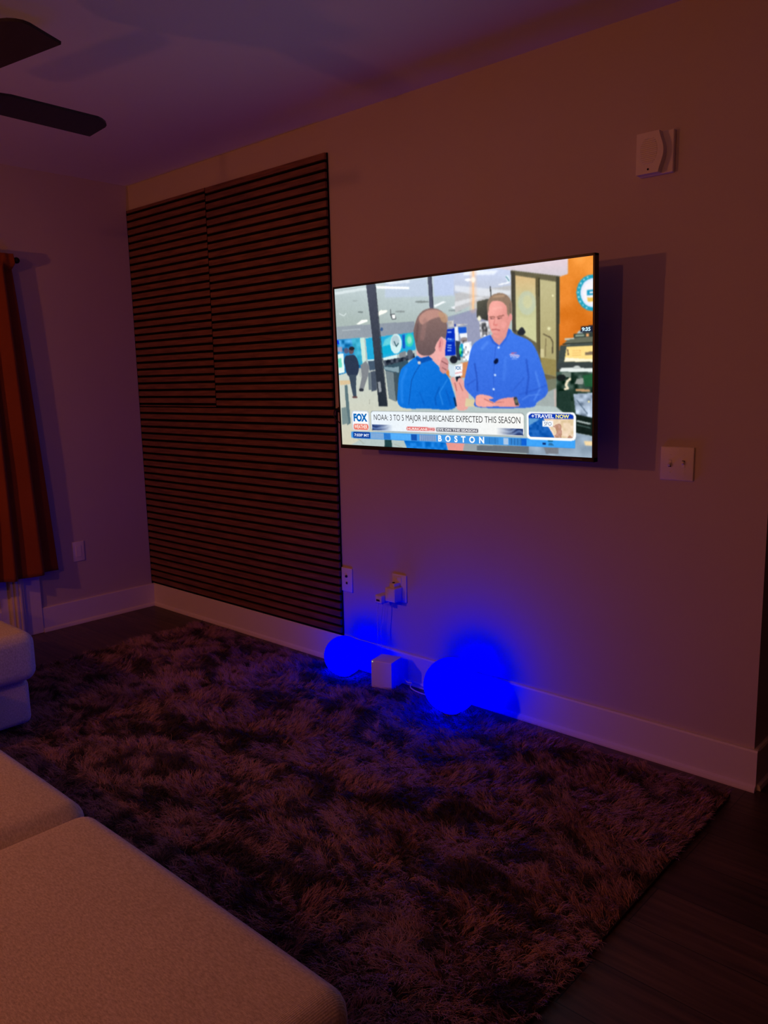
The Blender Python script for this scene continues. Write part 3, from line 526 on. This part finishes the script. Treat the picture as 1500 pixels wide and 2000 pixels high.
# ---- caption graphics, laid out in screen space
def U(X, Y): return p2uv(*Cz(X, Y))
u0, v0 = U(183, 108); u1, v1 = U(1065, 274); gs = v1-v0
f0 = U(72, 105); f1 = U(178, 245); t0 = U(1078, 104); t1 = U(1356, 284)
V0 = .775; V1 = .905       # top and bottom of the caption boards
rrect(f0[0]-.001, V0, u0-.008, .905, .012, (196, 204, 212)); rrect(f0[0]+.003, V0+.005, u0-.012, .90, .011, (240, 244, 248))
rrect(f0[0]+.006, .860, u0-.015, .898, .008, (226, 104, 84))
rrect(u0-.002, V0, u1+.002, V1, .012, (140, 150, 150)); rrect(u0, V0+.004, u1, V1-.004, .011, (226, 236, 246), col2=(240, 240, 236), g=(680, 800, 1030, 800))
m = (gu > u0+.003) & (gu < u1-.003) & (gv > .862) & (gv < .897); s = np.clip((.5-np.abs((gu-u0)/(u1-u0)-.5))/.5, 0, 1)
wv = .5+.5*np.sin(gv*260+vnoise(22, 91)*9+gu*14); fade = np.clip(1.35-s*4.2, 0, 1)
dk = np.array([44, 62, 112.])*(1-wv[..., None]*.6)+np.array([120, 150, 200.])*wv[..., None]*.6
img[:] = np.where(m[..., None], img*(1-fade[..., None])+dk*fade[..., None], img)
h0, h1 = U(392, 224)[0], U(518, 224)[0]; h2 = U(558, 0)[0] if False else U(558, 240)[0]; e0, e1 = U(563, 240)[0], U(803, 245)[0]
rrect(h0, .869, h2, .893, .004, (232, 180, 180)); rrect(h0+.001, .871, h1, .891, .003, (214, 84, 84)); rrect(e0, .869, e1, .893, .003, (112, 112, 122))
k0, k1 = U(72, 260)[0], U(1352, 310)[0]
poly(Cz, [(72, 262), (640, 280), (1352, 298), (1352, 347), (640, 322), (72, 298)], (70, 150, 222))
VK0, VK1 = .913, .955
rrect(f0[0], VK0, k1, VK1, .002, (66, 148, 224)); 
mk = (gv > VK0+.002) & (gv < VK1-.002)
def seg(a, b2, col, al=1): 
    A_, B_ = U(a, 290)[0], U(b2, 300)[0]; m = mk & (gu > A_) & (gu < B_); put(m, col, a=al, soft=1)
seg(186, 260, (140, 170, 206), .8); seg(418, 452, (24, 84, 172)); seg(262, 300, (44, 118, 200)); seg(302, 418, (84, 168, 240)); seg(466, 560, (120, 140, 180), .8)
for k in range(9): seg(470+k*11, 475+k*11, (170, 186, 214), .6)
for k in range(10): seg(842+k*8, 845+k*8, (30, 84, 140), .7)
for k in range(8): seg(982+k*9, 986+k*9, (20, 64, 120), .7)
seg(946, 976, (196, 206, 222), .8); seg(1050, 1078, (20, 96, 204)); seg(1080, 1352, (64, 160, 240))
rrect(f0[0]+.002, VK0+.001, U(182, 280)[0], VK1-.002, .003, (22, 66, 150))
poly(Cz, [(1196, 295), (1228, 296), (1226, 312), (1200, 312)], (24, 104, 150)); poly(Cz, [(1205, 316), (1220, 316), (1236, 334), (1200, 332)], (40, 90, 130), a=.7); poly(Cz, [(1168, 316), (1186, 317), (1186, 328), (1168, 327)], (20, 50, 110))
VT1 = V1+.012
rrect(t0[0], V0-.006, t1[0], VT1, .013, (246, 248, 250)); a0, a1 = t0[0]+.007, t1[0]-.007
rrect(a0, V0+.004, a1, VT1-.012, .010, (206, 190, 160))
mp = (gu > a0) & (gu < a1) & (gv > V0+.004) & (gv < VT1-.012)
n1 = vnoise(5, 101); n2 = vnoise(11, 102)
land = np.stack([214+30*n1-40*(n2 > .62), 190+30*n1-60*(n2 > .62), 150+50*n1-50*(n2 > .62)], -1)
qx = np.maximum(np.abs(gu-(a0+a1)/2)-(a1-a0)/2+.01, 0); qy = np.maximum(np.abs(gv-(V0+VT1-.008)/2)-(VT1-V0-.016)/2+.018, 0)/1.79; inr = (qx**2+qy**2 < .01**2) & mp
img[:] = np.where(inr[..., None], land, img)
coast = a0+(a1-a0)*(.34+.24*np.clip((gv-.80)/.1, 0, 1)+.03*(n1-.5)); sea = inr & (gu < coast)
img[:] = np.where(sea[..., None], np.array([24, 92, 178])+30*(n1[..., None]-.5), img); put(inr & (np.abs(gu-coast) < .002), (250, 220, 210), a=.8)
put(inr & (gv < V0+.030), (18, 60, 176)); put(inr & (gu < a0+.035) & (gv > V0+.03) & (gv < V0+.07) & ((gu-a0) < .04-(gv-V0-.03)), (150, 200, 226), a=.6, soft=2)
sf0, sf1 = U(1168, 160)[0], U(1228, 160)[0]
rrect(sf0, V0+.040, sf1, V0+.072, .002, (240, 244, 250))
gr = (vnoise(2.2, 201)-.5)*4+(vnoise(4.5, 202)-.5)*5
img = np.clip((img-128)*1.04+128+gr[..., None], 0, 255)/255
lin = np.where(img <= .04045, img/12.92, ((img+.055)/1.055)**2.4)
# build the screen mesh
me = bpy.data.meshes.new('screen')
xs = SX0+gu*(SX1-SX0); zz = SZ1-gv*(SZ1-SZ0)
co = np.stack([xs, np.full_like(xs, -.0012), zz], -1).reshape(-1, 3)
ii = np.arange(NX*NY).reshape(NY, NX)
fc = np.stack([ii[:-1, :-1], ii[1:, :-1], ii[1:, 1:], ii[:-1, 1:]], -1).reshape(-1, 4)
def fast_mesh(me, co, fc):
    n = fc.shape[1]
    me.vertices.add(len(co)); me.vertices.foreach_set('co', co.astype(np.float32).ravel())
    me.loops.add(len(fc)*n); me.loops.foreach_set('vertex_index', fc.astype(np.int32).ravel())
    me.polygons.add(len(fc)); me.polygons.foreach_set('loop_start', np.arange(0, len(fc)*n, n, dtype=np.int32)); me.update(calc_edges=True)
fast_mesh(me, co, fc)
at = me.color_attributes.new('picture', 'FLOAT_COLOR', 'POINT')
at.data.foreach_set('color', np.concatenate([lin.reshape(-1, 3), np.ones((NX*NY, 1))], 1).astype(np.float32).ravel())
SCREEN = 1.05
m = bpy.data.materials.new('lit_screen'); m.use_nodes = True; nt = m.node_tree; nt.nodes.clear()
o_ = nt.nodes.new('ShaderNodeOutputMaterial'); e_ = nt.nodes.new('ShaderNodeEmission'); a_ = nt.nodes.new('ShaderNodeAttribute'); a_.attribute_name = 'picture'
nt.links.new(a_.outputs['Color'], e_.inputs[0]); e_.inputs[1].default_value = SCREEN; nt.links.new(e_.outputs[0], o_.inputs[0])
me.materials.append(m); screen = bpy.data.objects.new('screen', me); C.objects.link(screen); screen.parent = tv
screen['label'] = 'lit screen with a news interview, captions and a small map'
def text(s, name, x0, x1, v0, v1, col, bold=0, spacing=1, shear=0, yoff=.0018):
    """capital text filling the box u x0..x1, v v0..v1"""
    c = bpy.data.curves.new(name, 'FONT'); c.body = s; c.space_character = spacing; c.offset = bold; c.resolution_u = 4; c.shear = shear
    o = bpy.data.objects.new(name, c); C.objects.link(o); dg = bpy.context.evaluated_depsgraph_get(); me = bpy.data.meshes.new_from_object(o.evaluated_get(dg))
    bpy.data.objects.remove(o); v = np.array([q.co[:] for q in me.vertices]); lo, hi = v.min(0), v.max(0)
    X0, X1, Z1_, Z0_ = SX0+x0*(SX1-SX0), SX0+x1*(SX1-SX0), SZ1-v0*(SZ1-SZ0), SZ1-v1*(SZ1-SZ0)
    for q in me.vertices:
        fx = (q.co.x-lo[0])/(hi[0]-lo[0]); fz = (q.co.y-lo[1])/(hi[1]-lo[1]); q.co = (X0+fx*(X1-X0), -yoff, Z0_+fz*(Z1_-Z0_))
    me.materials.clear(); me.materials.append(emis(name+'_glow', srgb(*col), SCREEN)); q = bpy.data.objects.new(name, me); C.objects.link(q); q.parent = screen
    q['label'] = '%s lettering on the screen' % s.lower() if False else 'caption reading %s' % s
    return q
text('NOAA: 3 TO 5 MAJOR HURRICANES EXPECTED THIS SEASON', 'headline_text', U(203, 165)[0], U(1043, 165)[0], .797, .845, (34, 30, 34), 0)
text('FOX', 'channel_text', f0[0]+.008, u0-.018, .794, .846, (6, 104, 184), .055)
text('WEATHER', 'channel_lower_text', f0[0]+.010, u0-.019, .866, .891, (252, 236, 226), .022)
text('HURRICANE', 'caption_text', h0+.004, h1-.003, .874, .888, (250, 232, 226), .03)
text('HQ', 'caption_text', h1+.004, h2-.003, .874, .888, (196, 60, 70), .03)
text('EYE ON THE SEASON', 'caption_text', e0+.005, e1-.005, .874, .888, (236, 236, 240), .02)
text('7:03P MT', 'clock_text', f0[0]+.008, U(176, 280)[0], VK0+.011, VK1-.012, (214, 226, 246), .03)
text('BOSTON', 'city_text', U(575, 300)[0], U(838, 305)[0], VK0+.001, VK1-.003, (246, 250, 255), .035, 2.1)
text('+TRAVEL', 'travel_text', a0+.010, U(1232, 128)[0], V0+.006, V0+.026, (226, 234, 250), .03)
text('NOW', 'travel_text', U(1243, 128)[0], a1-.014, V0+.006, V0+.026, (246, 236, 130), .03)
text('SFO', 'airport_text', sf0+.006, sf1-.005, V0+.046, V0+.066, (84, 108, 140), 0)
text('FOX', 'microphone_text', p2uv(*Az(1207, 1130))[0], p2uv(*Az(1256, 1130))[0], p2uv(*Az(1230, 1105))[1], p2uv(*Az(1230, 1140))[1], (20, 120, 180), .03)
c0 = p2uv(*Bz(1105, 745)); text('9:35', 'clock_text', c0[0], .993, p2uv(*Bz(1130, 728))[1], p2uv(*Bz(1130, 764))[1], (206, 240, 255), .04)

# ------------------------------------------------------------------ ceiling fan
def fan():
    cx, cy = FANC; zb = 2.25
    t = thing('ceiling_fan', 'dark ceiling fan with flat wide blades, hanging from the ceiling at upper left', 'ceiling fan', (cx, cy, 2.55))
    b = B(); lathe(b, [(0, 2.55), (.075, 2.55), (.072, 2.51), (.03, 2.49), (0, 2.489)], (cx, cy, 0)); obj('canopy', b, M_blackm, t, smooth=True, angle=30)
    b = B(); cyl(b, (cx, cy, 2.32), (cx, cy, 2.50), .013); obj('downrod', b, M_blackm, t)
    b = B(); lathe(b, [(0, 2.34), (.05, 2.335), (.12, 2.31), (.135, 2.27), (.125, 2.22), (.08, 2.20), (0, 2.20)], (cx, cy, 0)); obj('motor_housing', b, M_blackm, t, smooth=True, angle=30)
    b = B(); lathe(b, [(0, 2.202), (.05, 2.20), (.045, 2.175), (0, 2.17)], (cx, cy, 0)); obj('switch_housing', b, M_blackm, t, smooth=True, angle=30)
    for ang, pit in ((8.8, -8.5), (92.8, -8.5), (188.8, -8.5), (272.8, -8.5)):
        r0, r1, hw = .17, .588, .068
        b = B()
        out = [(r0, -.045), (r0+.08, -hw*.95), (r1-.07, -hw)]
        for k in range(10):      # rounded leading corner running into a gently bowed tip, crisp trailing corner
            s = k/9; out.append((r1-.05+.052*math.sin(PI/2*min(1, s*2.2))-.012*max(0, s-.45), -hw+2*hw*s**1.35))
        out += [(r0+.08, hw*.95), (r0, .045)]
        prism(b, out, -.004, .004, 2)
        Mx = Matrix.Translation((cx, cy, zb)) @ Matrix.Rotation(math.radians(ang), 4, 'Z') @ Matrix.Rotation(math.radians(pit), 4, 'X')
        bmesh.ops.transform(b, matrix=Mx, verts=b.verts); bl = obj('blade', b, M_blade, t)
        b = B(); bx(b, (.10, -.022, .004), (r0+.09, .022, .010), .002, 1); bmesh.ops.transform(b, matrix=Mx, verts=b.verts); obj('blade_iron', b, M_blackm, bl)
fan()
# pendant lamp behind the viewer
t = thing('pendant_lamp', 'black dome pendant lamp hanging behind the sofa', 'pendant lamp', (3.4, -4.7, 2.55))
b = B(); cyl(b, (3.4, -4.7, 2.38), (3.4, -4.7, 2.55), .004, 8); obj('cord', b, M_black, t)
b = B(); lathe(b, [(0, 2.39), (.05, 2.38), (.10, 2.34), (.13, 2.30), (.127, 2.30), (.095, 2.335), (.04, 2.37), (0, 2.372)], (3.4, -4.7, 0)); obj('lamp_shade', b, M_blackm, t, smooth=True, angle=30)

# tall floor lamp behind the sofa, out of the picture
lx, ly = LAMP
t = thing('floor_lamp', 'tall black floor lamp with flat dish shade behind the sofa', 'floor lamp', (lx, ly, 0))
b = B(); lathe(b, [(0, 0), (.15, 0), (.15, .015), (.03, .03), (0, .03)], (lx, ly-.16, 0)); obj('lamp_base', b, M_blackm, t, smooth=True, angle=30)
b = B(); cyl(b, (lx, ly-.16, .02), (lx, ly-.16, 1.79), .012); cyl(b, (lx, ly-.16, 1.78), (lx, ly, 1.78), .010); obj('pole', b, M_blackm, t)
b = B(); lathe(b, [(0, 1.79), (.06, 1.78), (.145, 1.775), (.150, 1.768), (.06, 1.772), (0, 1.775)], (lx, ly, 0)); obj('lamp_shade', b, M_blackm, t, smooth=True, angle=30)

# ------------------------------------------------------------------ curtain and rod
t = thing('curtain_rod', 'black curtain rod with round finial high on the left wall', 'curtain rod', (.10, -1.7, 2.05))
b = B(); cyl(b, (.084, -2.75, 2.055), (.084, -.765, 2.055), .010, 20); obj('rod', b, M_blackm, t, smooth=True, angle=30)
b = B(); bmesh.ops.create_uvsphere(b, u_segments=28, v_segments=18, radius=.0165, matrix=Matrix.Translation((.084, -.735, 2.052))); cyl(b, (.084, -.77, 2.052), (.084, -.748, 2.052), .013, 20); obj('finial', b, M_blackm, t, smooth=True, angle=40)
b = B(); bx(b, (0, -.80, 2.02), (.008, -.775, 2.075), .002, 1); bx(b, (.005, -.794, 2.03), (.090, -.782, 2.042), .002, 1); obj('rod_bracket', b, M_blackm, t)
def curtain():
    nz, ns = 70, 420; b = B(); G = []
    zt, zb = 2.082, .352
    # (distance from the leading edge, distance from the wall) of the folds at the hem
    prof = [(0, .044), (.05, .050), (.088, .052), (.100, .070), (.112, .112), (.130, .120), (.175, .100), (.225, .074), (.245, .066), (.262, .078), (.276, .116),
            (.292, .122), (.33, .092), (.37, .068), (.385, .080), (.40, .120), (.42, .124), (.47, .088), (.52, .066), (.54, .110), (.56, .126), (.62, .085), (.67, .066), (.69, .115), (.71, .124),
            (.77, .080), (.82, .066), (.84, .112), (.86, .124), (.92, .085), (.98, .066), (1.0, .110), (1.03, .122), (1.10, .08), (1.15, .066), (1.18, .115), (1.24, .11), (1.30, .07), (1.34, .11), (1.45, .09), (1.6, .07)]
    pw, px = np.array([p[0] for p in prof]), np.array([p[1] for p in prof])
    ws = np.linspace(0, 1.0, ns+1)**1.0*1.55
    xs_ = np.interp(ws, pw, px); k5 = np.array([1, 3, 5, 3, 1.])/13; xs_ = np.convolve(np.pad(xs_, 2, mode='edge'), k5, 'valid')
    for i in range(nz+1):
        s = i/nz; z = zt+(zb-zt)*s; row = []
        k = .50+.50*s**.8; yr = -.757+.120*(s**.85)
        for j in range(ns+1):
            w_ = ws[j]; x = xs_[j]; x = .052+(x-.052)*(.62+.38*min(1, 1.6*s))
            x = x+.006*math.sin(5*s+9*w_)*min(1, w_*6)
            if s < .035: x = .0985+.003*math.cos(w_*70)      # pocket gathered on the rod
            if w_ > .10: x = max(x, .056)
            row.append(b.verts.new((x, yr-w_*k*(1+.03*math.sin(3*s+6*w_)), z+.003*math.sin(w_*20)*s)))
        G.append(row)
    for i in range(nz):
        for j in range(ns): b.faces.new((G[i][j], G[i][j+1], G[i+1][j+1], G[i+1][j]))
    o = obj('curtain', b, M_curt, smooth=True)
    md = o.modifiers.new('thickness', 'SOLIDIFY'); md.thickness = .0025; md.offset = 0
    tag(o, 'rust orange pleated curtain hanging over the patio door on the left wall', 'curtain')
curtain()

# ------------------------------------------------------------------ rug
def rug():
    cor = np.array([(.62, -.085), (3.635, -.105), (3.665, -2.45), (.58, -2.45)])   # far-left, far-right, near-right, near-left
    t = thing('shag_rug', 'large shaggy brown and mauve mottled rug on the dark plank floor', 'rug', (2.1, -1.3, 0))
    b = B(); A = [b.verts.new((x, y, .002)) for x, y in cor]; Bv = [b.verts.new((x, y, .010)) for x, y in cor]
    b.faces.new(A); b.faces.new(Bv[::-1])
    for k in range(4): b.faces.new((A[k], Bv[k], Bv[(k+1) % 4], A[(k+1) % 4]))
    obj('rug_backing', b, mat('rug_backing', (.05, .035, .03), .95, var=.2, bump=.3), t)
    R = np.random.default_rng(11)
    # smooth lattice noise on world xy
    def lat(x, y, s, seed):
        r = np.random.default_rng(seed); g = r.random((256, 256)); X = x/s+40; Y = y/s+80; xi, yi = np.floor(X).astype(int), np.floor(Y).astype(int); fx, fy = X-xi, Y-yi
        fx = fx*fx*(3-2*fx); fy = fy*fy*(3-2*fy); a = lambda i, j: g[(xi+i) % 256, (yi+j) % 256]
        return a(0, 0)*(1-fx)*(1-fy)+a(1, 0)*fx*(1-fy)+a(0, 1)*(1-fx)*fy+a(1, 1)*fx*fy
    N = 300000
    u, v = R.random(N), R.random(N)
    P = (cor[0]*((1-u)*(1-v))[:, None]+cor[1]*(u*(1-v))[:, None]+cor[2]*(u*v)[:, None]+cor[3]*((1-u)*v)[:, None])
    # keep what can be seen: drop the part under the sofa
    keep = ((P[:, 1] > -1.99) & ((P[:, 0] > 1.27) | (P[:, 1] > -1.42))) | (P[:, 0] > 3.66); P = P[keep]; N = len(P); x, y = P[:, 0], P[:, 1]
    # clump centres
    cs = .017; gx, gy = np.floor(x/cs), np.floor(y/cs)
    h = lambda a, c, k: np.modf(np.abs(np.sin(a*12.9898+c*78.233+k*37.719)*43758.5453))[0]
    ccx, ccy = (gx+.2+.6*h(gx, gy, 1))*cs, (gy+.2+.6*h(gx, gy, 2))*cs
    th = -1.1+2.6*(lat(x, y, .17, 1)-.5)*2+2.6*(lat(x, y, .05, 2)-.5)+2.6*(h(gx, gy, 3)-.5)
    lean = .55+.55*lat(x, y, .15, 5)+.35*(h(gx, gy, 4)-.5)
    ln = (.030+.020*lat(x, y, .07, 7)+.008*(R.random(N)-.5))
    edge = np.minimum(1, np.minimum.reduce([x-.60, 3.645-x+.013*(-y), -.085-y+.02])/.05+.55); ln *= np.clip(edge, .5, 1)
    th += 1.3*(R.random(N)-.5); lean = np.clip(lean+.35*(R.random(N)-.5), .15, 1.35)
    dx, dy = np.cos(th), np.sin(th); K = 5; wph = R.random(N)*6.28
    pts = []; wd0 = .0007+.0004*R.random(N)
    clx, cly = (ccx-x), (ccy-y)
    for k in range(K):
        s = k/(K-1); a = lean*(.35+.65*s)
        hor = ln*s*np.sin(a); up = ln*s*np.cos(a)*(1-.12*s)
        cx = x+dx*hor+clx*.55*s; cy = y+dy*hor+cly*.55*s
        wob = .0075*s*np.sin(wph+s*4.2)
        pts.append(np.stack([cx+wob*dy, cy-wob*dx, .008+up], -1))
    ra = R.random(N)*PI; sx, sy = np.cos(ra), np.sin(ra)
    co = np.zeros((N, K*2, 3))
    for k in range(K):
        wd = wd0*(1-.75*(k/(K-1))**2)
        co[:, 2*k] = pts[k]+np.stack([sx*wd, sy*wd, 0*wd], -1); co[:, 2*k+1] = pts[k]-np.stack([sx*wd, sy*wd, 0*wd], -1)
    base = (np.arange(N)*K*2)[:, None]; fs = []
    for k in range(K-1): fs.append(np.concatenate([base+2*k, base+2*k+1, base+2*k+3, base+2*k+2], 1))
    fc = np.stack(fs, 1).reshape(-1, 4)
    me = bpy.data.meshes.new('pile'); fast_mesh(me, co.reshape(-1, 3), fc)
    # tie-dyed yarn: blotches of dark and light fibre
    wx = x+.07*(lat(x, y, .12, 21)-.5)*2; wy = y*1.7+.07*(lat(x, y, .12, 22)-.5)*2
    n = .24*lat(wx, wy, .20, 31)+.44*lat(wx, wy, .080, 32)+.32*lat(wx, wy, .04, 33)
    f = np.clip((n-.37)/.15, 0, 1); f = f*f*(3-2*f); f = np.clip(f+.22*(R.random(N)-.5)+.20*(h(gx, gy, 6)-.5), 0, 1)[:, None]
    col = np.array([.045, .024, .028])*(1-f)+np.array([.52, .30, .32])*f
    rgba = np.ones((N, K*2, 4)); rgba[:, :, :3] = col[:, None, :]
    at = me.color_attributes.new('yarn', 'FLOAT_COLOR', 'POINT'); at.data.foreach_set('color', rgba.astype(np.float32).ravel())
    m = bpy.data.materials.new('shag_yarn'); m.use_nodes = True; nt = m.node_tree; bs = nt.nodes['Principled BSDF']
    a = nt.nodes.new('ShaderNodeAttribute'); a.attribute_name = 'yarn'; nt.links.new(a.outputs['Color'], bs.inputs['Base Color'])
    bs.inputs['Roughness'].default_value = .55; bs.inputs['Specular IOR Level'].default_value = .3; bs.inputs['Sheen Weight'].default_value = .15
    me.materials.append(m); me.polygons.foreach_set('use_smooth', np.ones(len(fc), bool))
    o = bpy.data.objects.new('pile', me); C.objects.link(o); o.parent = t; o.matrix_parent_inverse = Matrix.Translation(-t.location); o['kind'] = 'stuff'
rug()

# ------------------------------------------------------------------ sofa
def cushion(name, lo, hi, r, parent, puff=.012, seg=6):
    b = B(); vs = bx(b, lo, hi, r, seg); lo, hi = Vector(lo), Vector(hi); c = (lo+hi)/2; d = (hi-lo)/2
    # cut up the flat faces so the top can swell
    for ax in (0, 1):
        n = 14
        for k in range(1, n):
            p = lo.copy(); p[ax] = lo[ax]+r+(hi[ax]-lo[ax]-2*r)*k/n; nn = Vector((0, 0, 0)); nn[ax] = 1
            bmesh.ops.bisect_plane(b, geom=b.verts[:]+b.edges[:]+b.faces[:], plane_co=p, plane_no=nn)
    for v in b.verts:
        q = v.co-c; sx, sy, sz = q.x/d.x, q.y/d.y, q.z/d.z
        k = max(0, 1-sx**4)*max(0, 1-sy**4)
        if sz > .3: v.co.z += puff*k
        kz = max(0, 1-sz*sz)
        if abs(sx) > .9: v.co.x += math.copysign(puff*.5*kz*max(0, 1-sy**4), sx)
        if abs(sy) > .9: v.co.y += math.copysign(puff*.5*kz*max(0, 1-sx**4), sy)
    return obj(name, b, M_sofa, parent, smooth=True)
sofa = thing('sectional_sofa', 'cream woven fabric sectional sofa with chaise, in the lower left on the rug', 'sofa', (2.2, -2.3, 0))
SZT = .466
cushion('seat_cushion', (2.856, -2.66, .235), (3.694, -1.914, SZT), .045, sofa, .008)
cushion('seat_cushion', (2.085, -2.66, .235), (2.844, -1.908, SZT), .045, sofa, .012)
cushion('seat_cushion', (1.392, -2.66, .235), (2.073, -1.908, SZT), .045, sofa, .012)
cushion('chaise_cushion', (.42, -2.66, .235), (1.380, -1.365, SZT-.028), .05, sofa, .008)
cushion('seat_base', (1.38, -2.9, .045), (3.675, -1.95, .234), .03, sofa, .003)
cushion('chaise_base', (.45, -2.9, .045), (1.325, -1.385, .234), .03, sofa, .003)
cushion('backrest', (.42, -3.05, .05), (3.725, -2.90, .60), .04, sofa, .003)
for x0 in (.45, 1.36, 2.12, 2.90):
    cushion('back_cushion', (x0-.02, -2.90, .44), (x0+.75, -2.70, .64), .06, sofa, .02)
for x, y in ((.52, -1.45), (1.23, -1.45), (1.6, -2.02), (3.62, -2.02), (.52, -2.95), (3.62, -2.95), (2.3, -2.02)):
    b = B(); bx(b, (x-.025, y-.025, .0102), (x+.025, y+.025, .05), .003, 1); obj('foot', b, M_black, sofa)

# ------------------------------------------------------------------ glowing globes, cube, cable
M_glow = bpy.data.materials.new('blue_glow'); M_glow.use_nodes = True; nt = M_glow.node_tree; nt.nodes.clear()
o_ = nt.nodes.new('ShaderNodeOutputMaterial'); e_ = nt.nodes.new('ShaderNodeEmission'); c_ = nt.nodes.new('ShaderNodeCombineColor')
# a 465-470 nm blue LED lies outside the sRGB triangle, its red and green coordinates are below zero
for k, v in zip(range(3), (-.085, -.018, 1.0)): c_.inputs[k].default_value = v
nt.links.new(c_.outputs[0], e_.inputs[0]); e_.inputs[1].default_value = BLUE; nt.links.new(e_.outputs[0], o_.inputs[0])
def globe(c, r, label):
    t = thing('globe_lamp', label, 'lamp', (c[0], c[1], c[2]-r), 'glowing blue globe lamps')
    b = B(); bmesh.ops.create_uvsphere(b, u_segments=64, v_segments=40, radius=r, matrix=Matrix.Translation(c)); 
    for v in b.verts:
        if v.co.z < c[2]-r*.95: v.co.z = c[2]-r*.95
    obj('glowing_globe', b, M_glow, t, smooth=True)
    b = B(); cyl(b, (c[0], c[1], c[2]-r), (c[0], c[1], c[2]-r*.94), r*.34, 32); obj('lamp_base', b, M_white, t)
globe((2.5443, -.200, .148), .112, 'larger glowing blue globe lamp on the rug edge, right of the white cube')
globe((1.8848, -.165, .1175), .092, 'smaller glowing blue globe lamp on the rug edge by the slat panel')
def cube():
    t = thing('cube_box', 'small white cube-shaped box between the two blue globe lamps', 'box', (2.135, -.13, .03))  # plain white box of the router kind
    R_ = Matrix.Rotation(math.radians(13), 3, 'Z'); pv = Vector((2.185, -.165, .1))
    b = B(); bx(b, (2.185-.108, -.165, .020), (2.185, -.165+.100, .148), .004, 3, rot=R_, piv=pv); obj('cube_body', b, M_white, t, smooth=True, angle=40)
    b = B(); bx(b, (2.185-.101, -.1662, .140), (2.185-.096, -.1645, .1445), rot=R_, piv=pv); obj('indicator_light', b, emis('indicator', (.55, .6, .5), 1), t)
cube()
b = B(); tube(b, [(2.19, -.085, .052), (2.22, -.10, .050), (2.245, -.10, .052), (2.268, -.135, .049), (2.32, -.150, .046), (2.42, -.16, .050)], .0028)
tag(obj('lamp_cable', b, M_cable), 'thin white cable from the white cube to the larger blue globe lamp', 'cable')
